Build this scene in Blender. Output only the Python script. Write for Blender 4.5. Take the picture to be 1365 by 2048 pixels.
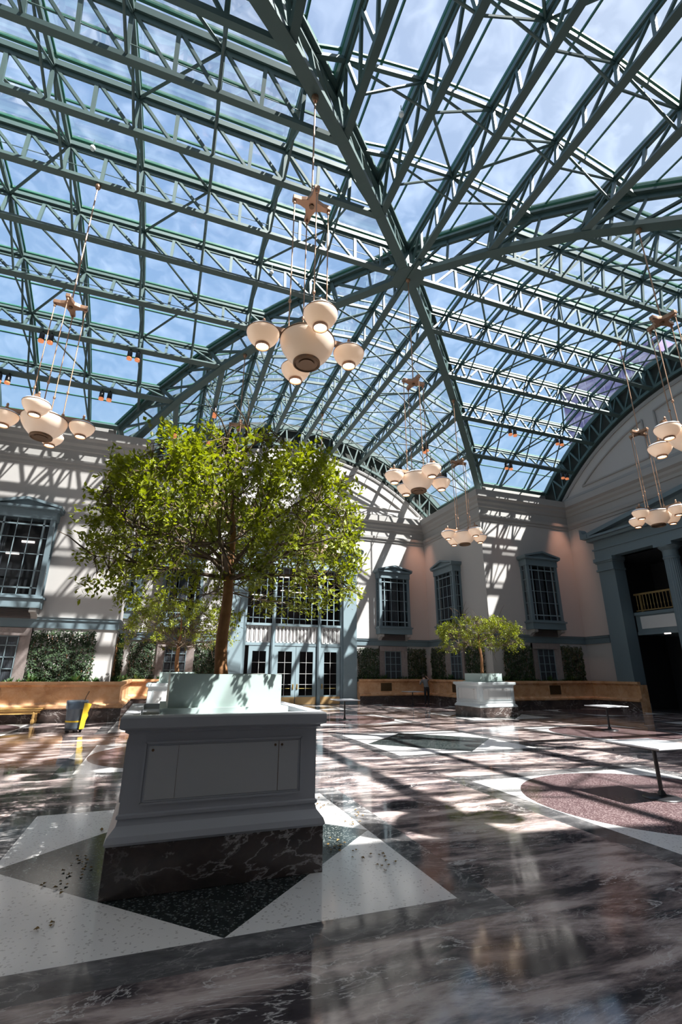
import bpy, bmesh, math, random
from mathutils import Vector, Matrix
sin, cos, PI, rad = math.sin, math.cos, math.pi, math.radians
for o in list(bpy.data.objects): bpy.data.objects.remove(o)
S = bpy.context.scene
COL = S.collection
random.seed(7)

# ------------------------------------------------------------------ camera
YAW, PITCH, ROLL, FPX = 0.346, 0.324, 0.005, 952.785
cam = bpy.data.cameras.new('camera'); camo = bpy.data.objects.new('camera', cam); COL.objects.link(camo)
cam.sensor_fit = 'HORIZONTAL'; cam.sensor_width = 36; cam.lens = 36*FPX/1365; cam.clip_end = 500; cam.clip_start = .05
fw = Vector((sin(YAW)*cos(PITCH), cos(YAW)*cos(PITCH), sin(PITCH)))
rt = Vector((cos(YAW), -sin(YAW), 0)); up = rt.cross(fw)
r2 = rt*cos(ROLL)+up*sin(ROLL); u2 = -rt*sin(ROLL)+up*cos(ROLL)
M = Matrix((r2, u2, -fw)).transposed().to_4x4(); M.translation = Vector((-6.496, -11.378, 1.6))
camo.matrix_world = M
S.camera = camo
S.view_settings.view_transform = 'Standard'; S.view_settings.look = 'None'
S.view_settings.exposure = 0.0; S.view_settings.gamma = 1.0
try: S.view_settings.use_curve_mapping = False
except Exception: pass
# ------------------------------------------------------------------ sky and sun
SUN_E, SKY = 21.0, 1.0
SUNDIR = Vector((.48, -.52, 1)).normalized()        # towards the sun
w = bpy.data.worlds.new('world'); S.world = w; w.use_nodes = True
nt = w.node_tree; nt.nodes.clear()
tc = nt.nodes.new('ShaderNodeTexCoord'); sep = nt.nodes.new('ShaderNodeSeparateXYZ'); nt.links.new(tc.outputs['Generated'], sep.inputs[0])
gr = nt.nodes.new('ShaderNodeValToRGB'); e = gr.color_ramp.elements           # elevation gradient
e[0].position = 0; e[0].color = (.50, .71, .88, 1); e[1].position = 1; e[1].color = (.24, .40, .74, 1)
x = e.new(.55); x.color = (.31, .52, .84, 1)
nt.links.new(sep.outputs['Z'], gr.inputs[0])
dt = nt.nodes.new('ShaderNodeVectorMath'); dt.operation = 'DOT_PRODUCT'; dt.inputs[1].default_value = SUNDIR; nt.links.new(tc.outputs['Generated'], dt.inputs[0])
gl = nt.nodes.new('ShaderNodeValToRGB'); e = gl.color_ramp.elements            # bright haze around the sun
e[0].position = .42; e[0].color = (0, 0, 0, 1); e[1].position = 1; e[1].color = (1, 1, 1, 1); x = e.new(.78); x.color = (.45, .45, .45, 1)
nt.links.new(dt.outputs['Value'], gl.inputs[0])
m1 = nt.nodes.new('ShaderNodeMix'); m1.data_type = 'RGBA'; m1.inputs[7].default_value = (1.0, 1.02, 1.08, 1)
nt.links.new(gl.outputs[0], m1.inputs[0]); nt.links.new(gr.outputs[0], m1.inputs[6])
mp = nt.nodes.new('ShaderNodeMapping'); mp.inputs['Scale'].default_value = (1, 1, 3); nt.links.new(tc.outputs['Generated'], mp.inputs[0])
nz = nt.nodes.new('ShaderNodeTexNoise'); nz.inputs['Scale'].default_value = 2.2; nz.inputs['Detail'].default_value = 6; nt.links.new(mp.outputs[0], nz.inputs['Vector'])
cr = nt.nodes.new('ShaderNodeValToRGB'); cr.color_ramp.elements[0].position = .5; cr.color_ramp.elements[1].position = .85; cr.color_ramp.elements[1].color = (.10, .10, .10, 1); nt.links.new(nz.outputs['Fac'], cr.inputs[0])
m2 = nt.nodes.new('ShaderNodeMix'); m2.data_type = 'RGBA'; m2.inputs[7].default_value = (.75, .84, .95, 1)
nt.links.new(cr.outputs[0], m2.inputs[0]); nt.links.new(m1.outputs[2], m2.inputs[6])
bg = nt.nodes.new('ShaderNodeBackground'); bg.inputs['Strength'].default_value = SKY
out = nt.nodes.new('ShaderNodeOutputWorld'); nt.links.new(m2.outputs[2], bg.inputs[0]); nt.links.new(bg.outputs[0], out.inputs[0])
sl = bpy.data.lights.new('sun', 'SUN'); sl.energy = SUN_E; sl.angle = rad(.55); sl.color = (1, .965, .91)
so = bpy.data.objects.new('sun', sl); COL.objects.link(so)
so.rotation_euler = SUNDIR.to_track_quat('Z', 'Y').to_euler(); so.location = (20, -20, 40)

# ------------------------------------------------------------------ materials
MATS = {}
def N(nt, t, **k):
    n = nt.nodes.new(t)
    for a, b in k.items():
        if a in n.inputs.keys(): n.inputs[a].default_value = b
        else: setattr(n, a, b)
    return n
def pmat(name, col, rough=.5, metal=0, bump=0, bscale=40, var=.06, vscale=3, emit=None, es=0, spec=.5, trans=None):
    m = bpy.data.materials.new(name); m.use_nodes = True; nt = m.node_tree
    b = nt.nodes['Principled BSDF']
    b.inputs['Roughness'].default_value = rough; b.inputs['Metallic'].default_value = metal
    b.inputs['Specular IOR Level'].default_value = spec
    tc = N(nt, 'ShaderNodeTexCoord'); nz = N(nt, 'ShaderNodeTexNoise', Scale=vscale, Detail=4.0)
    nt.links.new(tc.outputs['Object'], nz.inputs['Vector'])
    mix = N(nt, 'ShaderNodeMix', data_type='RGBA')
    mix.inputs[6].default_value = tuple(c*(1-var) for c in col)+(1,); mix.inputs[7].default_value = tuple(min(1, c*(1+var)) for c in col)+(1,)
    nt.links.new(nz.outputs['Fac'], mix.inputs[0]); nt.links.new(mix.outputs[2], b.inputs['Base Color'])
    if bump:
        n2 = N(nt, 'ShaderNodeTexNoise', Scale=bscale, Detail=3.0); bp = N(nt, 'ShaderNodeBump', Strength=bump, Distance=.01)
        nt.links.new(tc.outputs['Object'], n2.inputs['Vector']); nt.links.new(n2.outputs['Fac'], bp.inputs['Height']); nt.links.new(bp.outputs[0], b.inputs['Normal'])
    if emit: b.inputs['Emission Color'].default_value = emit+(1,); b.inputs['Emission Strength'].default_value = es
    MATS[name] = m; return m
def ramp(nt, pts):
    r = N(nt, 'ShaderNodeValToRGB'); e = r.color_ramp.elements
    while len(e) < len(pts): e.new(.5)
    for x, (p, c) in zip(e, pts): x.position = p; x.color = tuple(c)+(1,)
    return r
def marble(name, cols, vein=(.75, .7, .68), scale=.9, rough=.1, vs=.8, stretch=(1, 2.2, 1), va=.6):
    m = bpy.data.materials.new(name); m.use_nodes = True; nt = m.node_tree; b = nt.nodes['Principled BSDF']
    tc = N(nt, 'ShaderNodeTexCoord'); mp = N(nt, 'ShaderNodeMapping'); mp.inputs['Scale'].default_value = stretch; mp.inputs['Rotation'].default_value = (0, 0, .5)
    nt.links.new(tc.outputs['Object'], mp.inputs[0])
    n1 = N(nt, 'ShaderNodeTexNoise', Scale=scale, Detail=9.0, Roughness=.66, Distortion=.35)
    nt.links.new(mp.outputs[0], n1.inputs['Vector'])
    r = ramp(nt, cols); nt.links.new(n1.outputs['Fac'], r.inputs[0])
    cur = r.outputs[0]
    for sc, wd, am in ((vs, .012, va), (vs*2.7, .016, va*.55)):
        n2 = N(nt, 'ShaderNodeTexNoise', Scale=sc, Detail=7.0, Roughness=.6, Distortion=.9); nt.links.new(mp.outputs[0], n2.inputs['Vector'])
        s = N(nt, 'ShaderNodeMath', operation='SUBTRACT'); nt.links.new(n2.outputs['Fac'], s.inputs[0]); s.inputs[1].default_value = .5
        a = N(nt, 'ShaderNodeMath', operation='ABSOLUTE'); nt.links.new(s.outputs[0], a.inputs[0])
        rr = ramp(nt, [(0, (am,)*3), (wd, (0, 0, 0))]); nt.links.new(a.outputs[0], rr.inputs[0])
        mk = N(nt, 'ShaderNodeTexNoise', Scale=sc*.8, Detail=2.0); nt.links.new(tc.outputs['Object'], mk.inputs['Vector'])
        mr = ramp(nt, [(.45, (0, 0, 0)), (.62, (1, 1, 1))]); nt.links.new(mk.outputs['Fac'], mr.inputs[0])
        mu = N(nt, 'ShaderNodeMath', operation='MULTIPLY'); nt.links.new(rr.outputs[0], mu.inputs[0]); nt.links.new(mr.outputs[0], mu.inputs[1])
        mix = N(nt, 'ShaderNodeMix', data_type='RGBA'); nt.links.new(mu.outputs[0], mix.inputs[0]); nt.links.new(cur, mix.inputs[6]); mix.inputs[7].default_value = vein+(1,)
        cur = mix.outputs[2]
    nt.links.new(cur, b.inputs['Base Color']); b.inputs['Roughness'].default_value = rough
    n3 = N(nt, 'ShaderNodeTexNoise', Scale=3.0, Detail=3.0); nt.links.new(tc.outputs['Object'], n3.inputs['Vector'])
    r3 = ramp(nt, [(.3, (rough*.8,)*3), (.7, (rough*1.5,)*3)]); nt.links.new(n3.outputs['Fac'], r3.inputs[0]); nt.links.new(r3.outputs[0], b.inputs['Roughness'])
    MATS[name] = m; return m
def terrazzo(name, base, chips, scale=60, rough=.12, amt=.25):
    m = bpy.data.materials.new(name); m.use_nodes = True; nt = m.node_tree; b = nt.nodes['Principled BSDF']
    tc = N(nt, 'ShaderNodeTexCoord'); v = N(nt, 'ShaderNodeTexVoronoi', Scale=scale); nt.links.new(tc.outputs['Object'], v.inputs['Vector'])
    sep = N(nt, 'ShaderNodeSeparateColor'); nt.links.new(v.outputs['Color'], sep.inputs[0])
    r = ramp(nt, [(1-amt, (0, 0, 0)), (1-amt+.02, (1, 1, 1))]); nt.links.new(sep.outputs[0], r.inputs[0])
    mix = N(nt, 'ShaderNodeMix', data_type='RGBA'); nt.links.new(r.outputs[0], mix.inputs[0]); mix.inputs[6].default_value = base+(1,); mix.inputs[7].default_value = chips+(1,)
    nt.links.new(mix.outputs[2], b.inputs['Base Color']); b.inputs['Roughness'].default_value = rough
    MATS[name] = m; return m
steel = pmat('teal_steel', (.055, .096, .091), .5, bump=.05)
green = pmat('green_glazing_bar', (.015, .10, .062), .4)
wallm = pmat('cream_plaster', (.40, .382, .368), .75, bump=.05, bscale=90, var=.02)
corn = pmat('cornice_plaster', (.31, .30, .288), .7, var=.03)
blue = pmat('blue_grey_paint', (.115, .16, .183), .55, var=.04)
bluel = pmat('light_blue_paint', (.175, .235, .262), .5, var=.04)
whitep = pmat('white_paint', (.50, .505, .50), .5, var=.03)
mint = pmat('mint_paint', (.33, .41, .39), .45, var=.05)
greyp = pmat('grey_paint', (.50, .53, .55), .38, var=.03)
stone = pmat('pink_grey_stone', (.21, .175, .165), .8, bump=.4, bscale=25, var=.3, vscale=9)
brass = pmat('brass', (.62, .42, .14), .32, metal=.85)
kick = pmat('brass_kickplate', (.55, .36, .17), .4, metal=.6)
bronze = pmat('bronze', (.40, .235, .15), .38, metal=.7)
bronzed = pmat('dark_bronze', (.16, .10, .06), .45, metal=.6)
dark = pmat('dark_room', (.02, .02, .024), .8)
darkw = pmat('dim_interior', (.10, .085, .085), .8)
black = pmat('black_metal', (.012, .012, .014), .35)
curt = pmat('curtain_fabric', (.13, .13, .145), .9, var=.25, vscale=12)
twig = pmat('twig_bark', (.11, .075, .045), .85, var=.3, vscale=20)
bark = pmat('bark', (.29, .14, .06), .8, bump=.5, bscale=30, var=.45, vscale=14)
soil = pmat('soil', (.05, .035, .025), .95, bump=.6, bscale=40)
tabtop = pmat('table_laminate', (.55, .56, .58), .25, var=.02)
wood = pmat('golden_wood', (.42, .25, .08), .45, var=.15)
plast = pmat('grey_plastic', (.075, .10, .125), .45)
yell = pmat('yellow_fabric', (.55, .37, .015), .6)
orange = pmat('glowing_lamp', (1, .35, .15), .4, emit=(1, .33, .14), es=.45)
hot = pmat('lit_bulb', (1, .9, .75), .4, emit=(1, .86, .66), es=9)
strip = pmat('fluorescent_strip', (1, .9, .82), .4, emit=(1, .84, .76), es=2.0)
whitelite = pmat('pale_metal', (.8, .8, .78), .4)
red = pmat('dead_leaf', (.25, .15, .04), .8, var=.5, vscale=30)
skin = pmat('skin', (.42, .26, .19), .6)
shirt = pmat('grey_shirt', (.16, .17, .18), .85)
trous = pmat('dark_trousers', (.02, .02, .025), .85)
hairm = pmat('dark_hair', (.02, .014, .01), .7)
m_marble = marble('brown_marble', [(.28, (.015, .013, .016)), (.43, (.060, .049, .053)), (.50, (.22, .17, .165)), (.59, (.52, .42, .39)), (.8, (.6, .55, .52))], rough=.07, scale=.95, vs=1.0, va=.75, stretch=(1, 3.2, 1))
m_border = marble('grey_marble', [(.3, (.022, .022, .026)), (.5, (.10, .097, .10)), (.75, (.32, .30, .295))], rough=.06, scale=1.6)
m_base = marble('dark_marble_base', [(.3, (.03, .027, .027)), (.55, (.075, .055, .05)), (.8, (.13, .10, .09))], rough=.15, scale=2.2, stretch=(1, 1, 1.4), va=.5)
m_gold = marble('golden_marble', [(.3, (.38, .185, .085)), (.5, (.55, .31, .16)), (.75, (.66, .42, .26))], vein=(.75, .5, .35), rough=.25, scale=1.8, stretch=(1, 1, 1.4), va=.35)
t_white = terrazzo('white_terrazzo', (.80, .775, .76), (.52, .49, .48), 70, amt=.07)
t_dark = terrazzo('dark_terrazzo', (.02, .027, .028), (.13, .145, .14), 75, amt=.16)
t_red = terrazzo('purple_terrazzo', (.098, .062, .065), (.22, .165, .165), 75, amt=.3)
def glass(name, tint=(.93, .96, .98), haze=.05, streak=True):
    m = bpy.data.materials.new(name); m.use_nodes = True; nt = m.node_tree; nt.nodes.clear()
    o = N(nt, 'ShaderNodeOutputMaterial'); t = N(nt, 'ShaderNodeBsdfTransparent'); t.inputs[0].default_value = tint+(1,)
    g = N(nt, 'ShaderNodeBsdfGlossy'); g.inputs['Roughness'].default_value = .03; fr = N(nt, 'ShaderNodeFresnel', IOR=1.45)
    mu = N(nt, 'ShaderNodeMath', operation='MULTIPLY'); nt.links.new(fr.outputs[0], mu.inputs[0]); mu.inputs[1].default_value = .28
    m1 = N(nt, 'ShaderNodeMixShader'); nt.links.new(mu.outputs[0], m1.inputs[0]); nt.links.new(t.outputs[0], m1.inputs[1]); nt.links.new(g.outputs[0], m1.inputs[2])
    d = N(nt, 'ShaderNodeBsdfTranslucent'); d.inputs[0].default_value = (.75, .82, .9, 1)
    m2 = N(nt, 'ShaderNodeMixShader'); nt.links.new(m1.outputs[0], m2.inputs[1]); nt.links.new(d.outputs[0], m2.inputs[2])
    tc = N(nt, 'ShaderNodeTexCoord'); mp = N(nt, 'ShaderNodeMapping'); mp.inputs['Scale'].default_value = (1.1, 1.1, 1)
    nz = N(nt, 'ShaderNodeTexNoise', Scale=1.3, Detail=5.0, Distortion=.6); nt.links.new(tc.outputs['Object'], mp.inputs[0]); nt.links.new(mp.outputs[0], nz.inputs['Vector'])
    r = ramp(nt, [(.42, (haze*.25,)*3), (.75, (haze*1.6,)*3)]); nt.links.new(nz.outputs['Fac'], r.inputs[0]); nt.links.new(r.outputs[0], m2.inputs[0])
    nt.links.new(m2.outputs[0], o.inputs[0]); MATS[name] = m; return m
roofglass = glass('roof_glass', haze=.045)
winglass = glass('window_glass', (.6, .64, .66), haze=.0)
def leafmat(name, c1, c2, tr=.35, rg=.5):
    m = bpy.data.materials.new(name); m.use_nodes = True; nt = m.node_tree; nt.nodes.clear()
    o = N(nt, 'ShaderNodeOutputMaterial'); g = N(nt, 'ShaderNodeTexCoord'); nz = N(nt, 'ShaderNodeTexNoise', Scale=9.0, Detail=3.0)
    nt.links.new(g.outputs['Object'], nz.inputs['Vector']); r = ramp(nt, [(.35, c1), (.65, c2)]); nt.links.new(nz.outputs['Fac'], r.inputs[0])
    p = N(nt, 'ShaderNodeBsdfPrincipled', Roughness=rg); t = N(nt, 'ShaderNodeBsdfTranslucent'); mxx = N(nt, 'ShaderNodeMixShader'); mxx.inputs[0].default_value = tr
    nt.links.new(r.outputs[0], p.inputs['Base Color'])
    hs = N(nt, 'ShaderNodeHueSaturation', Saturation=1.1, Value=1.45); nt.links.new(r.outputs[0], hs.inputs['Color']); nt.links.new(hs.outputs[0], t.inputs[0])
    nt.links.new(p.outputs[0], mxx.inputs[1]); nt.links.new(t.outputs[0], mxx.inputs[2]); nt.links.new(mxx.outputs[0], o.inputs[0]); MATS[name] = m; return m
leaf = leafmat('tree_leaf', (.12, .15, .014), (.25, .275, .03), .38)
ivyleaf = leafmat('ivy_leaf', (.008, .022, .008), (.035, .068, .022), .12, .8)
plantleaf = leafmat('plant_leaf', (.014, .048, .014), (.045, .10, .02), .2)
def globemat(name, es):
    m = pmat(name, (.86, .74, .62), .22, var=.04)
    b = m.node_tree.nodes['Principled BSDF']; b.inputs['Emission Color'].default_value = (1, .62, .38, 1); b.inputs['Emission Strength'].default_value = es
    b.inputs['Subsurface Weight'].default_value = .0
    return m
gl_lit = globemat('lit_glass_globe', .33); gl_big = globemat('opal_glass_bowl', .16)
gl_rim = pmat('white_glass_rim', (.9, .9, .92), .2)
towerm = pmat('violet_facade', (.20, .13, .30), .3, var=.3, vscale=.2)
clearbag = glass('clear_plastic', (.8, .85, .9), haze=1.2)

# ------------------------------------------------------------------ mesh builder
class MB:
    def __init__(s): s.v = []; s.f = []; s.m = []
    def add(s, vs, fs, mi=0):
        n = len(s.v); s.v += [tuple(v) for v in vs]; s.f += [tuple(i+n for i in f) for f in fs]; s.m += [mi]*len(fs); return s
    def box(s, x0, x1, y0, y1, z0, z1, mi=0):
        return s.add([(x, y, z) for x in (x0, x1) for y in (y0, y1) for z in (z0, z1)],
                     [(0, 1, 3, 2), (4, 6, 7, 5), (0, 4, 5, 1), (2, 3, 7, 6), (0, 2, 6, 4), (1, 5, 7, 3)], mi)
    def bar(s, p, q, wd, h, upv=(0, 0, 1), mi=0):
        p = Vector(p); q = Vector(q); d = (q-p)
        if d.length < 1e-5: return s
        d.normalize(); upv = Vector(upv)
        if abs(d.dot(upv)) > .98: upv = Vector((1, 0, 0)) if abs(d.x) < .9 else Vector((0, 1, 0))
        a = d.cross(upv).normalized(); b = a.cross(d).normalized()
        vs = [c+a*(sa*wd/2)+b*(sb*h/2) for c in (p, q) for sa, sb in ((-1, -1), (1, -1), (1, 1), (-1, 1))]
        return s.add(vs, [(0, 3, 2, 1), (4, 5, 6, 7), (0, 1, 5, 4), (1, 2, 6, 5), (2, 3, 7, 6), (3, 0, 4, 7)], mi)
    def tube(s, pts, rs, n=8, mi=0, cap=True):
        pts = [Vector(p) for p in pts]
        if not hasattr(rs, '__len__'): rs = [rs]*len(pts)
        ref = None; base = len(s.v); vs = []
        for i, p in enumerate(pts):
            d = (pts[min(i+1, len(pts)-1)]-pts[max(i-1, 0)]).normalized()
            if ref is None: ref = Vector((1, 0, 0)) if abs(d.x) < .8 else Vector((0, 1, 0))
            a = (ref-d*ref.dot(d)).normalized(); b = d.cross(a); ref = a
            vs += [p+(a*cos(2*PI*k/n)+b*sin(2*PI*k/n))*rs[i] for k in range(n)]
        fs = [(i*n+k, i*n+(k+1) % n, (i+1)*n+(k+1) % n, (i+1)*n+k) for i in range(len(pts)-1) for k in range(n)]
        if cap: fs += [tuple(range(n-1, -1, -1)), tuple((len(pts)-1)*n+k for k in range(n))]
        return s.add(vs, fs, mi)
    def lathe(s, c, prof, n=24, mi=0):
        c = Vector(c); vs = [c+Vector((r*cos(2*PI*k/n), r*sin(2*PI*k/n), z)) for r, z in prof for k in range(n)]
        fs = [(i*n+k, i*n+(k+1) % n, (i+1)*n+(k+1) % n, (i+1)*n+k) for i in range(len(prof)-1) for k in range(n)]
        return s.add(vs, fs, mi)
    def prism(s, poly, off, mi=0):
        n = len(poly); off = Vector(off); vs = [Vector(p) for p in poly]; vs += [p+off for p in vs]
        fs = [tuple(range(n)), tuple(range(2*n-1, n-1, -1))]+[(k, (k+1) % n, n+(k+1) % n, n+k) for k in range(n)]
        return s.add(vs, fs, mi)
    def build(s, name, mats, parent=None, smooth=False, loc=None, fix=True, bev=0):
        me = bpy.data.meshes.new(name); me.from_pydata(s.v, [], s.f)
        mats = mats if isinstance(mats, (list, tuple)) else [mats]
        for m in mats: me.materials.append(m)
        me.polygons.foreach_set('material_index', s.m)
        if fix:
            b = bmesh.new(); b.from_mesh(me); bmesh.ops.recalc_face_normals(b, faces=b.faces); b.to_mesh(me); b.free()
        if smooth: me.polygons.foreach_set('use_smooth', [True]*len(me.polygons))
        me.update()
        o = bpy.data.objects.new(name, me); COL.objects.link(o)
        if parent: o.parent = parent
        if loc: o.location = loc
        if bev:
            bm = o.modifiers.new('bevel', 'BEVEL'); bm.width = bev; bm.segments = 2; bm.limit_method = 'ANGLE'
        return o
def tag(o, label, cat, group=None, kind=None):
    o['label'] = label; o['category'] = cat
    if group: o['group'] = group
    if kind: o['kind'] = kind
    return o
def struct(o, label, cat): return tag(o, label, cat, kind='structure')
def empty(name, loc=(0, 0, 0), rz=0):
    o = bpy.data.objects.new(name, None); COL.objects.link(o); o.location = loc; o.rotation_euler = (0, 0, rz); o.empty_display_size = .2; return o
def kids(o): return [c for c in bpy.data.objects if c.parent is o]
CH = {}
def copy_tree(o, parent=None):
    c = o.copy(); COL.objects.link(c); c.parent = parent
    if o not in CH: CH[o] = kids(o)
    for k in CH[o]: copy_tree(k, c)
    return c

A, L, CC, H = 8.12, 13.9, 7.75, 10.57
ZC, RB, RT, RG = 2.591, 11.84, 12.95, 13.22
TH = rad(9.17); LF = 14.4
# ------------------------------------------------------------------ floor (one mesh, inlays are its pattern)
P_, HS, BD = 5.92, 1.715, 2.02
fb = MB()
def rect(x0, x1, y0, y1, mi, z=0): fb.add([(x0, y0, z), (x1, y0, z), (x1, y1, z), (x0, y1, z)], [(0, 1, 2, 3)], mi)
cells = {}
for i in range(-2, 3):
    for j in range(-2, 3):
        if (abs(i) == 2 and abs(j) == 2): continue
        cells[(i, j)] = 'sq' if (i+j) % 2 == 0 else 'ci'
EXT = 15.4
xs = sorted(set([-EXT, EXT]+[k*P_+d for k in range(-2, 3) for d in (-BD, -HS, HS, BD) if abs(k*P_+d) < EXT]))
for a0, a1 in zip(xs, xs[1:]):
    for b0, b1 in zip(xs, xs[1:]):
        cx, cy = (a0+a1)/2, (b0+b1)/2; i, j = round(cx/P_), round(cy/P_); dx, dy = abs(cx-i*P_), abs(cy-j*P_)
        if max(abs(cx), abs(cy)) > A+.5 and min(abs(cx), abs(cy)) > A+.5: continue
        if (i, j) in cells and dx < BD and dy < BD:
            if dx < HS and dy < HS: continue
            rect(a0, a1, b0, b1, 1)
        else: rect(a0, a1, b0, b1, 0)
for (i, j), k in cells.items():
    x, y = i*P_, j*P_; h = HS
    c = [(x-h, y-h, 0), (x+h, y-h, 0), (x+h, y+h, 0), (x-h, y+h, 0)]
    if k == 'sq':
        mm = [(x, y-h, 0), (x+h, y, 0), (x, y+h, 0), (x-h, y, 0)]
        fb.add(mm, [(0, 1, 2, 3)], 3)
        for q in range(4): fb.add([c[q], mm[q], mm[(q+3) % 4]], [(0, 1, 2)], 2)
    else:
        n = 64; R = h-.01
        ring = [(x+R*cos(2*PI*q/n), y+R*sin(2*PI*q/n), 0) for q in range(n)]
        fb.add(ring, [tuple(range(n))], 4)
        for q in range(n):
            t0, t1 = 2*PI*q/n, 2*PI*(q+1)/n
            def sqp(t):
                cc, ss = cos(t), sin(t); f = h/max(abs(cc), abs(ss)); return (x+cc*f, y+ss*f, 0)
            fb.add([ring[q], ring[(q+1) % n], sqp(t1), sqp(t0)], [(0, 3, 2, 1)], 2)
fl = fb.build('floor', [m_marble, m_border, t_white, t_dark, t_red], fix=False)
for p in fl.data.polygons:
    if p.normal.z < 0: p.flip()
struct(fl, 'polished brown marble floor inlaid with white squares, dark diamonds and purple discs', 'floor')
gb = MB().box(-22, 22, -22, 22, -.4, -.01).build('floor', dark); struct(gb, 'rough slab underneath the polished marble floor', 'floor')

# ------------------------------------------------------------------ walls
def wallbox(name, x0, x1, y0, y1, z0, z1, label, mat=None):
    return struct(MB().box(x0, x1, y0, y1, z0, z1).build(name, mat or wallm), label, 'wall')
T = .3; WT = 10.45
wallbox('wall_back_left', -L-T, -A, A, A+T, 0, WT, 'sunlit cream plaster wall with an oriel window at the left edge of the photo')
wallbox('wall_back_right', A, L+T, A, A+T, 0, WT, 'cream plaster wall with an oriel window behind the distant tree on the right')
wallbox('wall_left_return', -A-T, -A, A+T, L+T, 0, WT, 'narrow side wall with an oriel window behind the large tree')
wallbox('wall_right_return', A, A+T, A+T, L+T, 0, WT, 'shaded cream side wall with an oriel window between the sunlit door wall and the near corner')
wallbox('wall_front_left', -L-T, -A-.5, -A-T-.35, -A-.35, 0, WT, 'cream wall closing the left arm beside the camera')
wallbox('wall_front_right', A, L+T, -A-T, -A, 0, WT, 'cream wall closing the right arm beside the camera')
wallbox('wall_camera_left', -A-T-.5, -A-.5, -LF-T, -A-T-.35, 0, WT, 'cream wall to the left of the camera')
wallbox('wall_camera_right', A, A+T, -LF-T, -A-T, 0, WT, 'cream wall to the right of the camera')
RL = 11.62
def endwall(name, fn, label, hw, ht):
    mb = MB()
    arc = [(-A-.2+(2*A+.4)*k/40) for k in range(41)]
    top = [(s, ZC+math.sqrt(RL*RL-s*s)) for s in arc]
    d = Vector(fn(0, T, 0))-Vector(fn(0, 0, 0))
    poly = [fn(-A-.2, 0, ht), fn(A+.2, 0, ht)]+[fn(s, 0, z) for s, z in reversed(top)]
    mb.prism(poly, d)
    if hw:
        for sg in (-1, 1):
            x0, x1 = sorted((sg*hw, sg*(A+.2)))
            mb.prism([fn(x0, 0, 0), fn(x1, 0, 0), fn(x1, 0, ht), fn(x0, 0, ht)], d)
    struct(mb.build(name, wallm), label, 'wall')
    # dark backing behind the end truss
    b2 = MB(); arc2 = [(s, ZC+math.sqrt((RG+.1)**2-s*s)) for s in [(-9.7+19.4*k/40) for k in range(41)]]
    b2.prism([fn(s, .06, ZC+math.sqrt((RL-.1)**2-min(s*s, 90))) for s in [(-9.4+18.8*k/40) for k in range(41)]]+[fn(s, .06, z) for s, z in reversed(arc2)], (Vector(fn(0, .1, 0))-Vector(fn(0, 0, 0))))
    return b2
fB = lambda s, n, z: (s, L+n, z)
fR = lambda s, n, z: (L+n, s, z)
fL = lambda s, n, z: (-L-n, s, z)

fF = lambda s, n, z: (s, -LF-n, z)
backs = []
backs.append(endwall('wall_back', fB, 'white sunlit end wall with arched top above the glazed doors', 3.3, 7.0))
backs.append(endwall('wall_right', fR, 'shaded grey end wall with arched top above the columned portal on the right', 6.2, 7.0))
backs.append(endwall('wall_left', fL, 'arched end wall of the left arm just outside the frame', None, 0))
backs.append(endwall('wall_front', fF, 'arched end wall behind the camera', None, 0))
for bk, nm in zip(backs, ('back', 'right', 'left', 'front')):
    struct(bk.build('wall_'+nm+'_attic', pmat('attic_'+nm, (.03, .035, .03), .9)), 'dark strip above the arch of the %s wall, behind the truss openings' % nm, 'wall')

# profile sweep along a wall run: pts in plan, interior on the left of direction
def sweep(name, plan, prof, mat, label, closed=False, cat='moulding', kind='structure', smooth=False):
    n = len(plan); mb = MB(); rings = []
    for i in range(n):
        p = Vector(plan[i]).to_2d()
        dprev = (p-Vector(plan[i-1]).to_2d()).normalized() if (i > 0 or closed) else None
        dnext = (Vector(plan[(i+1) % n]).to_2d()-p).normalized() if (i < n-1 or closed) else None
        if dprev is None: dprev = dnext
        if dnext is None: dnext = dprev
        n1 = Vector((-dprev.y, dprev.x)); n2 = Vector((-dnext.y, dnext.x)); b = (n1+n2); b = b/(b.length_squared/2) if b.length > .01 else n1
        rings.append([(p.x+b.x*o, p.y+b.y*o, z) for o, z in prof])
    m = len(prof); vs = [v for r in rings for v in r]; fs = []
    for i in range(n if closed else n-1):
        j = (i+1) % n
        for k in range(m-1): fs.append((i*m+k, j*m+k, j*m+k+1, i*m+k+1))
    if not closed: fs += [tuple(range(m)), tuple((n-1)*m+k for k in range(m-1, -1, -1))]
    mb.add(vs, fs); o = mb.build(name, mat)
    return tag(o, label, cat, kind=kind)
loop = [(A, -LF), (A, -A), (L, -A), (L, A), (A, A), (A, L), (-A, L), (-A, A), (-L, A), (-L, -A-.35), (-A-.5, -A-.35), (-A-.5, -LF)]
cprof = [(-.02, 9.02), (.05, 9.04), (.06, 9.16), (.12, 9.2), (.14, 9.34), (.03, 9.38), (.03, 9.75), (.09, 9.78), (.11, 9.92), (.2, 10.02), (.22, 10.14), (.36, 10.24), (.37, 10.57), (-1.5, 10.57)]
sweep('trim_1', loop, cprof, corn, 'pale stepped cornice running round the whole hall below the glass roof', closed=True, cat='cornice')
sprof = [(-.02, 3.0), (.05, 3.0), (.05, 3.24), (.09, 3.27), (.09, 3.32), (.12, 3.36), (-.02, 3.38)]
sweep('trim_2', [(-3.5, L), (-A, L), (-A, A), (-L, A)], sprof, blue, 'blue-grey string course over the ivy on the left walls', cat='moulding')
sweep('trim_3', [(L, 6.6), (L, A), (A, A), (A, L), (3.5, L)], sprof, blue, 'blue-grey string course over the ivy on the right walls', cat='moulding')
# plinth strip band below string course
lowp = [(-.02, 1.2), (.03, 1.2), (.03, 3.0), (-.02, 3.0)]
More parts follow.
